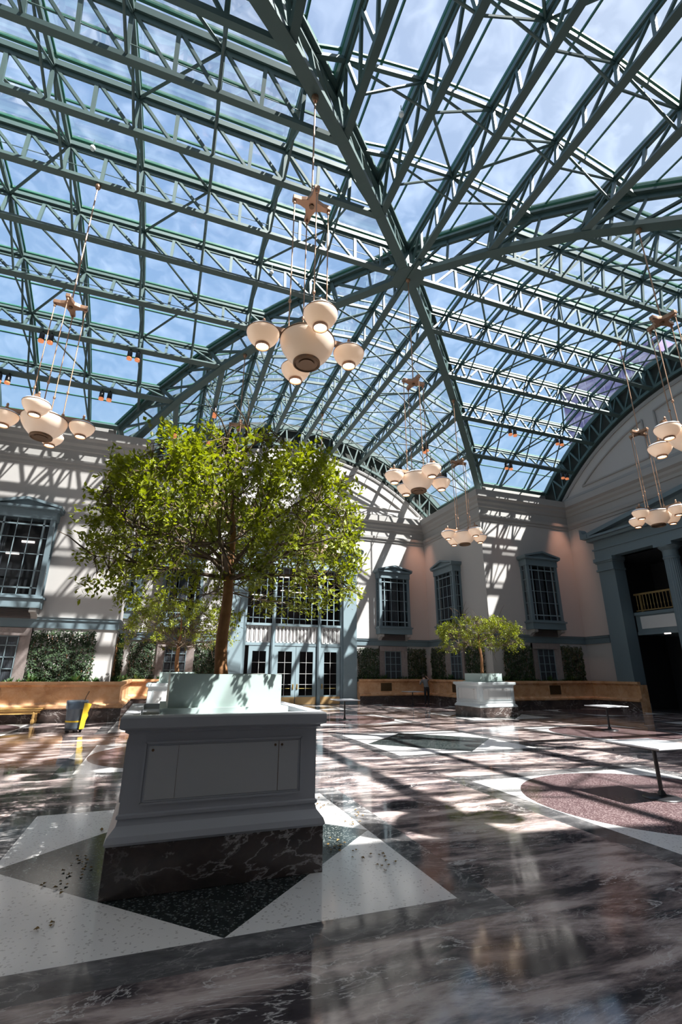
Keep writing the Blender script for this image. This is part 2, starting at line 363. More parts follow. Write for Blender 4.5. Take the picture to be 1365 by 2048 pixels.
# parapet behind the cornice carrying the roof
pb = MB()
for sx in (-1, 1):
    for sy in (-1, 1):
        xs_, ys_ = sorted((sx*9.45, sx*(L+T))), sorted((sy*9.5, sy*9.7))
        pb.box(xs_[0], xs_[1], ys_[0], ys_[1], 10.4, 11.62)
        xs_, ys_ = sorted((sx*9.5, sx*9.7)), sorted((sy*9.45, sy*((L if sy > 0 else LF)+T)))
        pb.box(xs_[0], xs_[1], ys_[0], ys_[1], 10.4, 11.62)
struct(pb.build('trim_4', corn), 'low parapet behind the cornice that carries the edge of the glass roof', 'parapet')
# lunette mouldings
def lunette(fn, nm, label, mat):
    mb = MB()
    def strip_(pts, wd=.09):
        for p, q in zip(pts, pts[1:]):
            a, b = Vector(fn(p[0], -.03, p[1])), Vector(fn(q[0], -.03, q[1])); nrm = Vector(fn(0, -1, 0))-Vector(fn(0, 0, 0))
            mb.bar(a, b, .06, wd, nrm.cross((b-a).normalized()))
            mb.bar(a+nrm*.02, b+nrm*.02, .05, wd*.4, nrm.cross((b-a).normalized()))
    R1 = RL-.75
    def arc(s0, s1, R, n=14): return [(s0+(s1-s0)*k/n, ZC+math.sqrt(R*R-(s0+(s1-s0)*k/n)**2)) for k in range(n+1)]
    zb = 11.15
    e = math.sqrt(R1*R1-(zb-ZC)**2)
    strip_([(-2.1, zb)]+arc(-2.1, 2.1, R1)+[(2.1, zb), (-2.1, zb)])
    for sg in (-1, 1):
        strip_([(sg*2.75, zb)]+arc(sg*2.75, sg*e, R1)+[(sg*2.75, zb)])
    a0 = arc(-A, A, RL-.12, 30); strip_(a0, .2)
    strip_([(-A, 10.75), (A, 10.75)], .2)
    struct(mb.build(nm, mat), label, 'moulding')
lunette(fB, 'trim_5', 'white raised panel mouldings on the sunlit arch above the doors', wallm)
lunette(fR, 'trim_6', 'grey raised panel mouldings on the shaded arch above the right portal', corn)

# ------------------------------------------------------------------ roof
def pt(arm, th, t, r):
    s = r*sin(th); z = ZC+r*cos(th)
    return Vector({'L': (-t, s, z), 'R': (t, s, z), 'B': (s, t, z), 'F': (s, -t, z)}[arm])
def axis(arm): return Vector({'L': (-1, 0, 0), 'R': (1, 0, 0), 'B': (0, 1, 0), 'F': (0, -1, 0)}[arm])
def nrm(arm, th): return pt(arm, th, 0, 2)-pt(arm, th, 0, 1)
ceil = struct(empty('ceiling'), 'cross-vaulted glass roof on teal steel trusses over the whole hall', 'roof')
TEND = 13.72
NODES = [1.0+.95*j for j in range(0, 14) if 1.0+.95*j < TEND]
MAIN = [2.9, 4.8, 6.7, 8.6, 10.5, 12.4]
for arm in 'LRBF':
    ax = axis(arm); TEND, LL = (LF-.18, LF) if arm == 'F' else (13.72, L)
    for k in range(-4, 5):
        th = k*TH; mb = MB(); n = nrm(arm, th); sb, st = abs(RB*sin(th)), abs(RT*sin(th))
        mb.bar(pt(arm, th, sb+.05, RB), pt(arm, th, TEND, RB), .20, .10, n)
        mb.bar(pt(arm, th, st+.02, RT), pt(arm, th, TEND, RT), .17, .14, n)
        mb.bar(pt(arm, th, st+.02, RT-.12), pt(arm, th, TEND, RT-.12), .05, .14, n)
        nd = [t for t in NODES if t > st+.15]
        off = [st+.05]+nd+([TEND] if TEND-nd[-1] > .3 else [])
        for t in nd: mb.bar(pt(arm, th, t, RB+.04), pt(arm, th, t, RT-.06), .07, .09, ax)
        for t0, t1 in zip([max(sb+.1, st-.7)]+off[1:-1], off[1:]):
            mb.bar(pt(arm, th, t0+.05, RB+.05), pt(arm, th, t1-.05, RT-.1), .07, .07, ax)
        mb.build('roof_truss', steel, ceil)
    # braces
    br = MB(); pu = MB(); gb_ = MB(); gm = MB(); raf = MB(); et = MB()
    for k in range(-5, 5):
        t0, t1 = k*TH, (k+1)*TH; sA, sB = abs(RT*sin(t0)), abs(RT*sin(t1)); smax = max(sA, sB)
        for t in MAIN:
            if t > smax-.2:
                a, b = pt(arm, t0, t, RT-.05), pt(arm, t1, t, RT-.05); raf.bar(a, b, .09, .12, nrm(arm, (t0+t1)/2))
                if -5 < k: br.tube([pt(arm, t0, t, RB), pt(arm, t1, t, RT-.1)], .034, 6)
                if k < 4: br.tube([pt(arm, t0, t, RT-.1), pt(arm, t1, t, RB)], .034, 6)
                gm.bar(pt(arm, t0, t, RG), pt(arm, t1, t, RG), .055, .05, nrm(arm, (t0+t1)/2))
            elif t > min(sA, sB)+.05:
                # jack rafter clipped on the valley
                f = (t-min(sA, sB))/(smax-min(sA, sB)); tl, th_ = (t0, t1) if sA < sB else (t1, t0)
                for R, mbx, ww in ((RT-.05, raf, .1), (RG, gm, .06)):
                    a, b = pt(arm, tl, t, R), pt(arm, th_, t, R); mbx.bar(a, a+(b-a)*f, ww, ww, nrm(arm, (t0+t1)/2))
        # longitudinal glazing bars: on purlin and mid bay
        gm.bar(pt(arm, t0, RG*abs(sin(t0))+.02, RG), pt(arm, t0, TEND+.1, RG), .08, .09, nrm(arm, t0))
        mA, mB = pt(arm, t0, 0, RG), pt(arm, t1, 0, RG); md = (mA+mB)/2; lat = abs(md.y if arm in 'LR' else md.x)
        gm.bar(md+ax*(lat+.02), md+ax*(TEND+.1), .045, .06, nrm(arm, (t0+t1)/2))
        # glass
        gA, gB = RG*abs(sin(t0)), RG*abs(sin(t1))
        gb_.add([pt(arm, t0, gA, RG), pt(arm, t1, gB, RG), pt(arm, t1, LL+.2, RG), pt(arm, t0, LL+.2, RG)], [(0, 1, 2, 3)])
    gm.bar(pt(arm, 5*TH, RG*sin(5*TH), RG), pt(arm, 5*TH, TEND+.1, RG), .12, .14, nrm(arm, 5*TH))
    gm.bar(pt(arm, -5*TH, RG*sin(5*TH), RG), pt(arm, -5*TH, TEND+.1, RG), .12, .14, nrm(arm, -5*TH))
    for sg in (-1, 1):   # eave beams
        pu.bar(pt(arm, sg*5*TH, 9.3, RT), pt(arm, sg*5*TH, TEND, RT), .18, .16, nrm(arm, sg*5*TH))
    # lattice wind bracing
    for ta, tb in ((6.7, 8.6), (10.5, 12.4)):
        for k in range(-4, 4):
            if abs(RT*sin(k*TH)) > ta or abs(RT*sin((k+1)*TH)) > ta: continue
            o0, o1 = (tb, ta) if k % 2 else (ta, tb)
            br.tube([pt(arm, k*TH, o0, RT-.1), pt(arm, (k+1)*TH, o1, RT-.1)], .04, 6)
    for k in (-1, 0): br.tube([pt(arm, k*TH, 4.8 if k % 2 else 2.9, RT-.1), pt(arm, (k+1)*TH, 2.9 if k % 2 else 4.8, RT-.1)], .04, 6)
    # end truss against the wall
    K = 22; dth = 10*TH/K
    for i in range(K):
        a0, a1 = -5*TH+i*dth, -5*TH+(i+1)*dth
        et.bar(pt(arm, a0, LL-.12, RB-.02), pt(arm, a1, LL-.12, RB-.02), .12, .14, nrm(arm, a0))
        et.bar(pt(arm, a0, LL-.12, RT), pt(arm, a1, LL-.12, RT), .14, .24, nrm(arm, a0))
        et.bar(pt(arm, a0, LL-.12, RB), pt(arm, a0, LL-.12, RT), .09, .09, ax)
        x, y = (a0, a1) if i < K/2 else (a1, a0)
        et.bar(pt(arm, x, LL-.12, RB), pt(arm, y, LL-.12, RT), .07, .07, ax)
    br.build('brace', steel, ceil); pu.build('eave_beam', steel, ceil); raf.build('rafter', steel, ceil)
    et.build('arched_truss', steel, ceil); gm.build('glazing_bar', green, ceil); gb_.build('glass_pane', roofglass, ceil, fix=False)
for sx in (-1, 1):
    for sy in (-1, 1):
        mb = MB(); cap = MB(); diag = Vector((sx, -sy, 0)).normalized()
        bot = [Vector((sx*RB*sin(k*TH), sy*RB*sin(k*TH), ZC+RB*cos(k*TH))) for k in range(6)]
        top = [Vector((sx*RT*sin(k*TH), sy*RT*sin(k*TH), ZC+RT*cos(k*TH))) for k in range(6)]
        gp = [Vector((sx*RG*sin(k*TH), sy*RG*sin(k*TH), ZC+RG*cos(k*TH))) for k in range(6)]
        for k in range(5):
            u = (bot[k+1]-bot[k]).cross(diag); u = u if u.z > 0 else -u
            mb.bar(bot[k], bot[k+1], .30, .09, u); mb.bar(bot[k]+u.normalized()*.07, bot[k+1]+u.normalized()*.07, .05, .12, u)
            mb.bar(bot[k]+diag*.13+u.normalized()*.06, bot[k+1]+diag*.13+u.normalized()*.06, .03, .12, u); mb.bar(bot[k]-diag*.13+u.normalized()*.06, bot[k+1]-diag*.13+u.normalized()*.06, .03, .12, u)
            mb.bar(top[k], top[k+1], .30, .08, u); mb.bar(top[k]-u.normalized()*.12, top[k+1]-u.normalized()*.12, .10, .22, u)
            cap.bar(gp[k], gp[k+1], .16, .12, u)
            if k: mb.bar(bot[k], top[k], .14, .16, diag)
            mid_b, mid_t = (bot[k]+bot[k+1])/2, (top[k]+top[k+1])/2
            mb.bar(mid_b, mid_t, .07, .1, diag); mb.bar(bot[k], mid_t, .08, .08, diag); mb.bar(mid_b, top[k+1], .08, .08, diag)
            # gusset plates
            if k: mb.bar(bot[k]+Vector((0, 0, .05)), bot[k]+(top[k]-bot[k])*.25, .03, .34, diag)
        mb.build('valley_truss', steel, ceil); cap.build('valley_cap', green, ceil)
cb = MB(); z0 = ZC+RB
cb.prism([(.55*cos(PI/8+k*PI/4), .55*sin(PI/8+k*PI/4), z0-.08) for k in range(8)], (0, 0, .14)); cb.box(-.06, .06, -.85, .85, z0-.13, z0-.03)
cb.box(-.18, .18, -.18, .18, z0, ZC+RT)
cb.build('crown_plate', steel, ceil)
# thin cables strung under the left vault
for k, (zz) in ((-2, .35), (0, .4), (2, .35)):
    tag(MB().tube([pt('L', k*TH, t, RB+zz-.03*sin((t-5)*.8)) for t in [abs(RB*sin(k*TH))+.4+j*.9 for j in range(14) if abs(RB*sin(k*TH))+.4+j*.9 < TEND]], .012, 5).build('cable', steel), 'thin cable running between the trusses of the left vault, %s' % {-2: 'nearest to the camera', 0: 'beside the ridge truss', 2: 'furthest towards the doors'}[k], 'cable')

# ------------------------------------------------------------------ oriel windows
def scroll(mb, x, y0, z1, z0, wd=.2):
    # consoles: S shaped bracket, y negative is outwards
    prof = [(0, z1), (y0, z1), (y0-.02, z1-.07), (y0+.03, z1-.14), (y0+.1, z1-.15), (y0+.2, (z0+z1)/2), (-.12, z0+.06), (-.08, z0), (0, z0)]
    mb.prism([(x-wd/2, y, z) for y, z in prof], (wd, 0, 0))
    mb.tube([(x-wd/2-.015, y0+.06, z1-.08), (x+wd/2+.015, y0+.06, z1-.08)], .075, 12)
WD, DP = .96, .5
def oriel(n, loc, rz, label, lights=False):
    root = struct(empty('window_%d' % n, loc, rz), label, 'oriel window')
    y = -DP
    MB().box(-WD-.04, WD+.04, y-.04, .1, 3.62, 3.93).box(-WD-.1, WD+.1, y-.1, .1, 3.93, 4.0).box(-WD-.02, WD+.02, y-.02, .1, 4.0, 4.06).build('base', blue, root)
    b = MB(); [scroll(b, s*.82, y+.02, 3.62, 3.3) for s in (-1, 1)]
    for s in (-1, 1):
        bb = MB(); scroll(bb, s*.82, y+.02, 3.62, 3.28); bb.build('bracket', corn if s > 0 else corn, root)
    lv = MB().box(-.72, .72, -.2, .1, 3.3, 3.61, 0)
    for k in range(6): lv.bar((-.7, -.24, 3.33+k*.05), (.7, -.24, 3.33+k*.05), .03, .02, (0, .5, 1), 0)
    lv.build('louvre', darkw, root)
    for sx in (-1, 1):
        MB().box(*sorted((sx*WD, sx*(WD-.15))), y, y+.15, 4.04, 6.78).build('corner_post', blue, root)
        MB().box(*sorted((sx*WD, sx*(WD-.1))), -.1, .1, 4.04, 6.78).build('wall_post', blue, root)
    e = MB().box(-WD-.03, WD+.03, y-.03, .1, 6.76, 7.06).box(-WD-.08, WD+.08, y-.08, .1, 7.06, 7.1)
    e.box(-WD-.14, WD+.14, y-.14, .1, 7.1, 7.19)
    e.build('entablature', blue, root)
    pd = MB(); h0, h1 = 7.19, 7.5
    pd.prism([(-WD-.02, y-.02, h0), (WD+.02, y-.02, h0), (0, y-.02, h1-.08)], (0, DP+.1, 0))
    for s in (-1, 1):
        pd.prism([(s*(WD+.16), y-.16, h0-.02), (s*(WD+.16), y-.16, h0+.07), (0, y-.16, h1+.02), (0, y-.16, h1-.08)], (0, DP+.25, 0))
    pd.build('pediment', blue, root)
    g = MB()
    def grid(P, us, vs, ut, vt, u0, u1, v0, v1):
        for u in us: g.bar(P(u, v0), P(u, v1), ut.get(u, .022), .03, P(0, 0)-P(0, 1) if 0 else (0, 1, 0))
        for v in vs: g.bar(P(u0, v), P(u1, v), .03, vt.get(v, .022))
    yy = y+.07
    grid(lambda u, v: Vector((u, yy, v)), [-.62, -.21, .21, .62], [4.3, 4.9, 5.48, 6.06, 6.54], {-.62: .06, .62: .06}, {4.3: .05, 6.54: .05}, -WD+.1, WD-.1, 4.06, 6.78)
    for s in (-1, 1):
        for v in (4.3, 4.9, 5.48, 6.06, 6.54): g.bar((s*(WD-.05), y+.1, v), (s*(WD-.05), -.05, v), .03, .03)
        g.bar((s*(WD-.05), -.3+.05, 4.06), (s*(WD-.05), -.3+.05, 6.78), .03, .03)
    g.build('muntins', bluel, root)
    gl = MB().add([(-WD+.05, yy+.01, 4.05), (WD-.05, yy+.01, 4.05), (WD-.05, yy+.01, 6.77), (-WD+.05, yy+.01, 6.77)], [(0, 1, 2, 3)])
    for s in (-1, 1): gl.add([(s*(WD-.05), yy, 4.05), (s*(WD-.05), 0, 4.05), (s*(WD-.05), 0, 6.77), (s*(WD-.05), yy, 6.77)], [(0, 1, 2, 3)])
    gl.build('panes', winglass, root, fix=False)
    MB().add([(-WD+.1, -.012, 4.05), (WD-.1, -.012, 4.05), (WD-.1, -.012, 6.8), (-WD+.1, -.012, 6.8)], [(0, 1, 2, 3)]).build('unlit_room_sheet', dark, root, fix=False)  # near-black sheet on the solid wall, painted as the unlit room behind
    c = MB(); segs = [(-.86, -.5), (.55, .86)] if lights else [(-.86, -.3), (-.2, .35), (.5, .86)]
    for x0, x1 in segs:
        m = int((x1-x0)/.03); pts = [(x0+(x1-x0)*k/m, -.12+.03*(k % 2)) for k in range(m+1)]
        for (xa, ya), (xb, yb) in zip(pts, pts[1:]): c.add([(xa, ya, 4.08), (xb, yb, 4.08), (xb, yb, 6.74), (xa, ya, 6.74)], [(0, 1, 2, 3)])
    c.build('curtain', curt, root, fix=False)
    if lights:
        for x, z in ((.15, 5.95), (-.25, 5.5)): MB().box(x-.2, x+.2, -.1, -.03, z, z+.07).build('ceiling_light', strip, root)
    return root
oriel(1, (-11.6, A, 0), 0, 'sunlit blue oriel window on the wall at the left edge, strip lights behind its glass', True)
oriel(2, (-A, 11.15, 0), PI/2, 'blue oriel window seen edge-on behind the left side of the large tree')
oriel(3, (-5.85, L, 0), 0, 'blue oriel window on the back wall directly left of the door portal')
oriel(4, (5.75, L, 0), 0, 'blue oriel window on the back wall directly right of the door portal')
oriel(5, (A, 11.15, 0), -PI/2, 'shaded blue oriel window on the side wall above the distant planter')
oriel(6, (11.25, A, 0), 0, 'shaded blue oriel window between the distant tree and the columned portal')
def lowwin(n, loc, rz, label):
    root = struct(empty('window_%d' % n, loc, rz), label, 'window')
    f = MB()
    for s in (-1, 1): f.prism([(s*.5, -.02, 1.25), (s*.85, -.12, 1.25), (s*.85, .02, 1.25), (s*.5, .02, 1.25)], (0, 0, 1.72))
    f.box(-.85, .85, -.12, .02, 2.72, 2.98); f.build('stone_surround', stone, root)
    g = MB()
    for x in (-.48, -.16, .16, .48): g.box(x-.014, x+.014, -.05, -.02, 1.25, 2.72)
    for z in (1.65, 2.02, 2.4, 2.7): g.box(-.5, .5, -.05, -.02, z-.014, z+.014)
    g.build('muntins', bluel, root)
    MB().add([(-.5, -.018, 1.25), (.5, -.018, 1.25), (.5, -.018, 2.72), (-.5, -.018, 2.72)], [(0, 1, 2, 3)]).build('panes', winglass, root, fix=False)
    c = MB(); pts = [(-.5+k*.03, -.012+.006*(k % 2)) for k in range(34)]
    for (xa, ya), (xb, yb) in zip(pts, pts[1:]): c.add([(xa, ya, 1.25), (xb, yb, 1.25), (xb, yb, 2.72), (xa, ya, 2.72)], [(0, 1, 2, 3)])
    c.build('curtain', curt, root, fix=False)
lowwin(7, (-11.6, A, 0), 0, 'small lower window in a stone surround under the leftmost oriel')
lowwin(8, (-A, 11.15, 0), PI/2, 'small lower window hidden in the corner left of the large trunk')
lowwin(9, (-5.85, L, 0), 0, 'small lower window behind the small tree left of the doors')
lowwin(10, (5.75, L, 0), 0, 'small lower window in a stone surround between two ivy panels right of the doors')
lowwin(11, (A, 11.15, 0), -PI/2, 'small shaded lower window on the side wall behind the distant planter')
lowwin(12, (11.25, A, 0), 0, 'small shaded lower window between ivy panels near the right portal')

# ------------------------------------------------------------------ door portal in the back wall
def room(name, x0, x1, y0, y1, z0, z1, label):
    mb = MB().box(x0, x1, y1, y1+.1, z0, z1).box(x0-.1, x0, y0, y1, z0, z1).box(x1, x1+.1, y0, y1, z0, z1).box(x0, x1, y0, y1, z1, z1+.1).box(x0, x1, y0, y1, z0-.1, z0)
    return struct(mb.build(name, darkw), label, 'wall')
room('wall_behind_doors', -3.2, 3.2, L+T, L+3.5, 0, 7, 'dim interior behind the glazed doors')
por = struct(empty('door_1', (0, L, 0)), 'tall blue-grey glazed door portal with pilasters in the middle of the back wall', 'door')
for s in (-1, 1):
    x0, x1 = sorted((s*2.72, s*3.5))
    MB().box(x0, x1, -.22, .05, 0, 6.35).box(x0-.03, x1+.03, -.25, .05, 0, .3).build('pilaster', bluel, por)
    cp = MB().box(x0-.02, x1+.02, -.24, .05, 6.35, 6.42).box(x0-.02, x1+.02, -.24, .05, 6.48, 6.52).box(x0-.05, x1+.05, -.27, .05, 6.85, 7.0).box(x0, x1, -.2, .05, 6.35, 6.9)
    for k in range(9): cp.tube([(x0+.05+k*.085, -.22, 6.54), (x0+.05+k*.085, -.22, 6.85)], .026, 6)
    cp.build('capital', bluel, por)
MB().box(-3.55, 3.55, -.24, .05, 7.0, 7.35).box(-3.6, 3.6, -.28, .05, 7.35, 7.42).box(-3.55, 3.55, -.22, .05, 7.42, 7.85).box(-3.7, 3.7, -.42, .05, 7.85, 8.02).box(-3.8, 3.8, -.5, .05, 8.02, 8.12).build('entablature', bluel, por)
pd = MB().prism([(-3.6, -.2, 8.12), (3.6, -.2, 8.12), (0, -.2, 8.95)], (0, .25, 0))
for s in (-1, 1): pd.prism([(s*3.85, -.5, 8.1), (s*3.85, -.5, 8.26), (0, -.5, 9.16), (0, -.5, 8.98)], (0, .55, 0))
pd.build('pediment', bluel, por)
for x in (-1.13, 1.37):
    MB().box(x-.09, x+.09, -.16, .2, 0, 7.0).box(x-.04, x+.04, -.2, -.16, 0, 7.0).build('mullion_post', bluel, por)
bays = [(-2.55, -1.22), (-1.04, 1.28), (1.46, 2.6)]
for bi, (x0, x1) in enumerate(bays):
    MB().box(x0-.15, x0, -.1, .2, 0, 7).box(x1, x1+.12, -.1, .2, 0, 7).box(x0, x1, -.08, .2, 2.88, 3.02).box(x0, x1, -.14, .2, 3.88, 4.0).build('bay_frame', bluel, por)
    pn = MB().box(x0, x1, -.02, .1, 3.02, 3.88, 0); m = int((x1-x0-.2)/.19); st_ = (x1-x0-.16)/m
    for k in range(m): xx = x0+.08+st_*(k+.5); pn.box(xx-.022, xx+.022, -.032, 0, 3.1, 3.82, 1)
    for k in range(m+1): xx = x0+.08+st_*k; pn.box(xx-.035, xx+.035, -.05, 0, 3.08, 3.84, 0)
    pn.build('slotted_panel', [whitep, darkw], por)
    g = MB(); m = {0: 4, 1: 7, 2: 3}[bi]
    for k in range(1, m): xx = x0+(x1-x0)*k/m; g.box(xx-(.022 if k in (1, m-1) else .008), xx+(.022 if k in (1, m-1) else .008), -.02, .02, 4.0, 7.0)
    for z in (4.28, 4.85, 5.42, 5.98, 6.55): g.box(x0, x1, -.025, .02, z-(.022 if z in (4.28, 6.55) else .008), z+(.022 if z in (4.28, 6.55) else .008))
    g.build('muntins', bluel, por)
    MB().add([(x0, .03, 4), (x1, .03, 4), (x1, .03, 7), (x0, .03, 7)], [(0, 1, 2, 3)]).build('panes', winglass, por, fix=False)
def leafdoor(x0, x1, side):
    d = MB().box(x0, x1, -.06, .0, 0, .45, 0).box(x0, x1, -.06, 0, 2.6, 2.88, 0).box(x0, x0+.2, -.06, 0, .45, 2.6, 0).box(x1-.2, x1, -.06, 0, .45, 2.6, 0).build('door_leaf', bluel, por)
    k = MB().box(x0+.01, x1-.01, -.075, -.06, .02, .38).build('kick_plate', kick, d)
    g = MB(); xm = (x0+x1)/2; g.box(xm-.007, xm+.007, -.05, -.02, .45, 2.6)
    for z in (.98, 1.5, 2.05): g.box(x0+.2, x1-.2, -.05, -.02, z-.007, z+.007)
    g.build('muntins', whitep, d)
    MB().add([(x0+.2, -.03, .45), (x1-.2, -.03, .45), (x1-.2, -.03, 2.6), (x0+.2, -.03, 2.6)], [(0, 1, 2, 3)]).build('pane', winglass, d, fix=False)
    hx = x1-.1 if side > 0 else x0+.1
    MB().box(hx-.03, hx+.03, -.08, -.06, .75, 1.0).tube([(hx, -.07, .95), (hx, -.12, .95), (hx, -.12, .8), (hx, -.07, .8)], .012, 6).build('handle', brass, d)
    MB().tube([(x0+.2, .02, .78), (x1-.2, .02, .78)], .018, 8).build('push_bar', brass, d)
leafdoor(-2.35, -1.25, 1); leafdoor(-1.02, .12, 1); leafdoor(.14, 1.26, -1); leafdoor(1.48, 2.58, -1)
for i, (x, z, wd) in enumerate(((-.35, 6.45, .28), (.55, 6.2, .3), (-.1, 5.75, .35), (.65, 5.72, .35), (-1.7, 5.5, .3), (-1.6, 5.25, .3), (1.0, 6.7, .25), (-.2, 5.2, .3))):
    tag(MB().box(x-wd, x+wd, L+1.2+i*.2, L+1.3+i*.2, z+.25, z+.3).build('ceiling_light', strip), 'strip light glowing in the dark room above the doors', 'light', 'strip lights behind the upper door windows')

# ------------------------------------------------------------------ right portal
rp = struct(empty('trim_7', (L, 0, 0), -PI/2), 'blue-grey columned portal with pediment on the shaded right end wall', 'portal')
# local: x -> world -y?, outwards (-y local) -> world -x
for s in (-1, 1):
    x0, x1 = sorted((s*5.35, s*6.25))
    MB().box(x0, x1, -.40, .3, 0, 6.35).box(x0-.04, x1+.04, -.5, .3, 0, .35).build('pilaster', blue, rp)
    MB().box(x0-.05, x1+.05, -.5, .3, 6.35, 6.45).box(x0, x1, -.45, .3, 6.45, 6.75).box(x0-.05, x1+.05, -.5, .3, 6.75, 6.82).box(x0-.1, x1+.1, -.55, .3, 6.82, 7.0).build('capital', blue, rp)
MB().box(-6.3, 6.3, -.45, .05, 7.0, 7.42).box(-6.35, 6.35, -.5, .05, 7.42, 7.5).box(-6.28, 6.28, -.42, .05, 7.5, 7.9).box(-6.5, 6.5, -.62, .05, 7.9, 8.05).box(-6.6, 6.6, -.75, .05, 8.05, 8.16).build('entablature', blue, rp)
pd = MB().prism([(-6.3, -.4, 8.16), (6.3, -.4, 8.16), (0, -.4, 9.1)], (0, .45, 0))
for s in (-1, 1): pd.prism([(s*6.65, -.75, 8.1), (s*6.65, -.75, 8.3), (0, -.75, 9.3), (0, -.75, 9.1)], (0, .8, 0))
pd.build('pediment', blue, rp)
for s in (-1, 1):
    a = MB(); a.prism([(s*6.72, -.78, 8.1), (s*6.72, -.78, 8.62), (s*6.6, -.78, 8.5), (s*6.52, -.78, 8.34), (s*6.3, -.78, 8.3), (s*6.3, -.78, 8.1)], (0, .4, 0)).build('corner_ornament', blue, rp)
for k, y in enumerate((2.75, -2.75)):
    cl = tag(empty('column', (L-.05, y, 0)), 'fluted blue column in the portal, %s' % ('cut off by the right edge of the photo' if k == 0 else 'outside the frame on the right'), 'column')
    sh = MB(); n = 48; prof = [(.34, .3), (.34, .4), (.33, 3), (.29, 6.2), (.29, 6.35)]
    vs = []; 
    for r, z in prof:
        for q in range(n):
            rr = r*(1-.05*(q % 2)); vs.append((rr*cos(2*PI*q/n), rr*sin(2*PI*q/n), z))
    sh.add(vs, [(i*n+q, i*n+(q+1) % n, (i+1)*n+(q+1) % n, (i+1)*n+q) for i in range(len(prof)-1) for q in range(n)]); sh.build('shaft', blue, cl)
    MB().lathe((0, 0, 0), [(0, 6.3), (.31, 6.3), (.33, 6.38), (.3, 6.42), (.3, 6.68), (.42, 6.82), (.42, 6.86), (0, 6.86)], 32).box(-.42, .42, -.42, .42, 6.86, 7.0).build('capital', blue, cl)
    MB().box(-.45, .45, -.45, .45, 0, .15).lathe((0, 0, 0), [(0, .15), (.43, .15), (.45, .2), (.4, .25), (.36, .3), (0, .3)], 32).build('base', blue, cl)
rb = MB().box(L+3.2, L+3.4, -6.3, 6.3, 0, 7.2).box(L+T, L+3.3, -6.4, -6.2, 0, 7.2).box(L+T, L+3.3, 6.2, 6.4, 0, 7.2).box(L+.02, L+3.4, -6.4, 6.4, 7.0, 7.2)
struct(rb.build('wall_loggia', pmat('loggia_wall', (.02, .022, .028), .8)), 'loggia walls behind the right portal, their deep shade painted near-black', 'wall')  # shade of the recess is put into the wall colour
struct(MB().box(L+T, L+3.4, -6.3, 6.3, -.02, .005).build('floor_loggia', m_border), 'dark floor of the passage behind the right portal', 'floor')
bl = tag(empty('balcony', (L+.45, 0, 0)), 'balcony slab with a pale panel inside the right portal, above the passage', 'balcony')
MB().box(-.05, 2.7, -5.35, 5.35, 3.3, 4.28).box(-.12, .0, -5.35, 5.35, 4.16, 4.3).box(-.1, 0, -5.35, 5.35, 3.28, 3.42).build('slab', blue, bl)
for y0, y1 in ((3.35, 5.1), (-2.2, 2.2), (-5.1, -3.35)): MB().box(-.08, -.04, y0, y1, 3.55, 4.1).build('pale_panel', whitep, bl)
dimbrass = pmat('darker_brass', (.22, .15, .055), .45, metal=.4)  # darker, rougher version of the brass for the balustrade
rl = tag(empty('balustrade', (L+.5, 0, 4.28)), 'brass balustrade on the balcony of the right portal', 'railing')
MB().box(-.05, .05, -5.3, 5.3, .82, .9).box(-.03, .03, -5.3, 5.3, .08, .13).build('rail', dimbrass, rl)
for y in [-5.0+2.0*k for k in range(6)]: MB().box(-.04, .04, y-.04, y+.04, 0, .82).build('post', dimbrass, rl)
bal = MB().lathe((0, 0, 0), [(.015, .12), (.015, .3), (.03, .36), (.018, .42), (.018, .78), (.03, .82)], 8)
b0 = None
for k in range(64):
    y = -5.2+k*.165
    if b0 is None: b0 = bal.build('baluster', dimbrass, rl); b0.location = (0, y, 0)
    else: c = b0.copy(); COL.objects.link(c); c.parent = rl; c.location = (0, y, 0)
tag(MB().box(L-.02, L+.06, 3.55, 3.8, 3.22, 3.27).build('ceiling_light', strip), 'small pale light fitting under the balcony edge at the right', 'light')
MB_ = MB().box(L+3.1, L+3.2, 3.9, 5.0, .0, 2.9).box(L+3.08, L+3.2, 3.85, 3.95, 0, 3.0).box(L+3.08, L+3.2, 4.95, 5.05, 0, 3.0)
struct(MB_.build('door_2', bronzed), 'dark door deep in the passage behind the right portal', 'door')

# ------------------------------------------------------------------ marble ledges
lprof = [(.002, 0), (.55, 0), (.55, .4), (.6, .43), (.6, .5), (.56, .53), (.46, .56), (.44, .6), (.44, 1.08), (.5, 1.12), (.55, 1.15), (.55, 1.25), (.38, 1.25), (.38, 1.12), (.002, 1.12)]
def ledge(plan, label):
    o = sweep('planter_ledge', plan, lprof, m_gold, label, cat='planter', kind=None)
    del_kind = [k for k in ('kind',) if k in o]; 
    o.data.materials.append(m_base); o.data.materials.append(soil)
    for p in o.data.polygons:
        z = [o.data.vertices[v].co.z for v in p.vertices]
        if max(z) < .41: p.material_index = 1
        if len(p.vertices) == 4 and max(z) < 1.13 and min(z) > 1.1: p.material_index = 2
    return o
def sweep_thing(*a, **k): return sweep(*a, **k)
_old = tag
ledge([(-3.52, L), (-A, L), (-A, A), (-L, A)], 'golden marble planter ledge with dark base along the left walls')
ledge([(L, 5.1), (L, A), (A, A), (A, L), (3.52, L)], 'shaded golden marble planter ledge with dark base along the right walls')
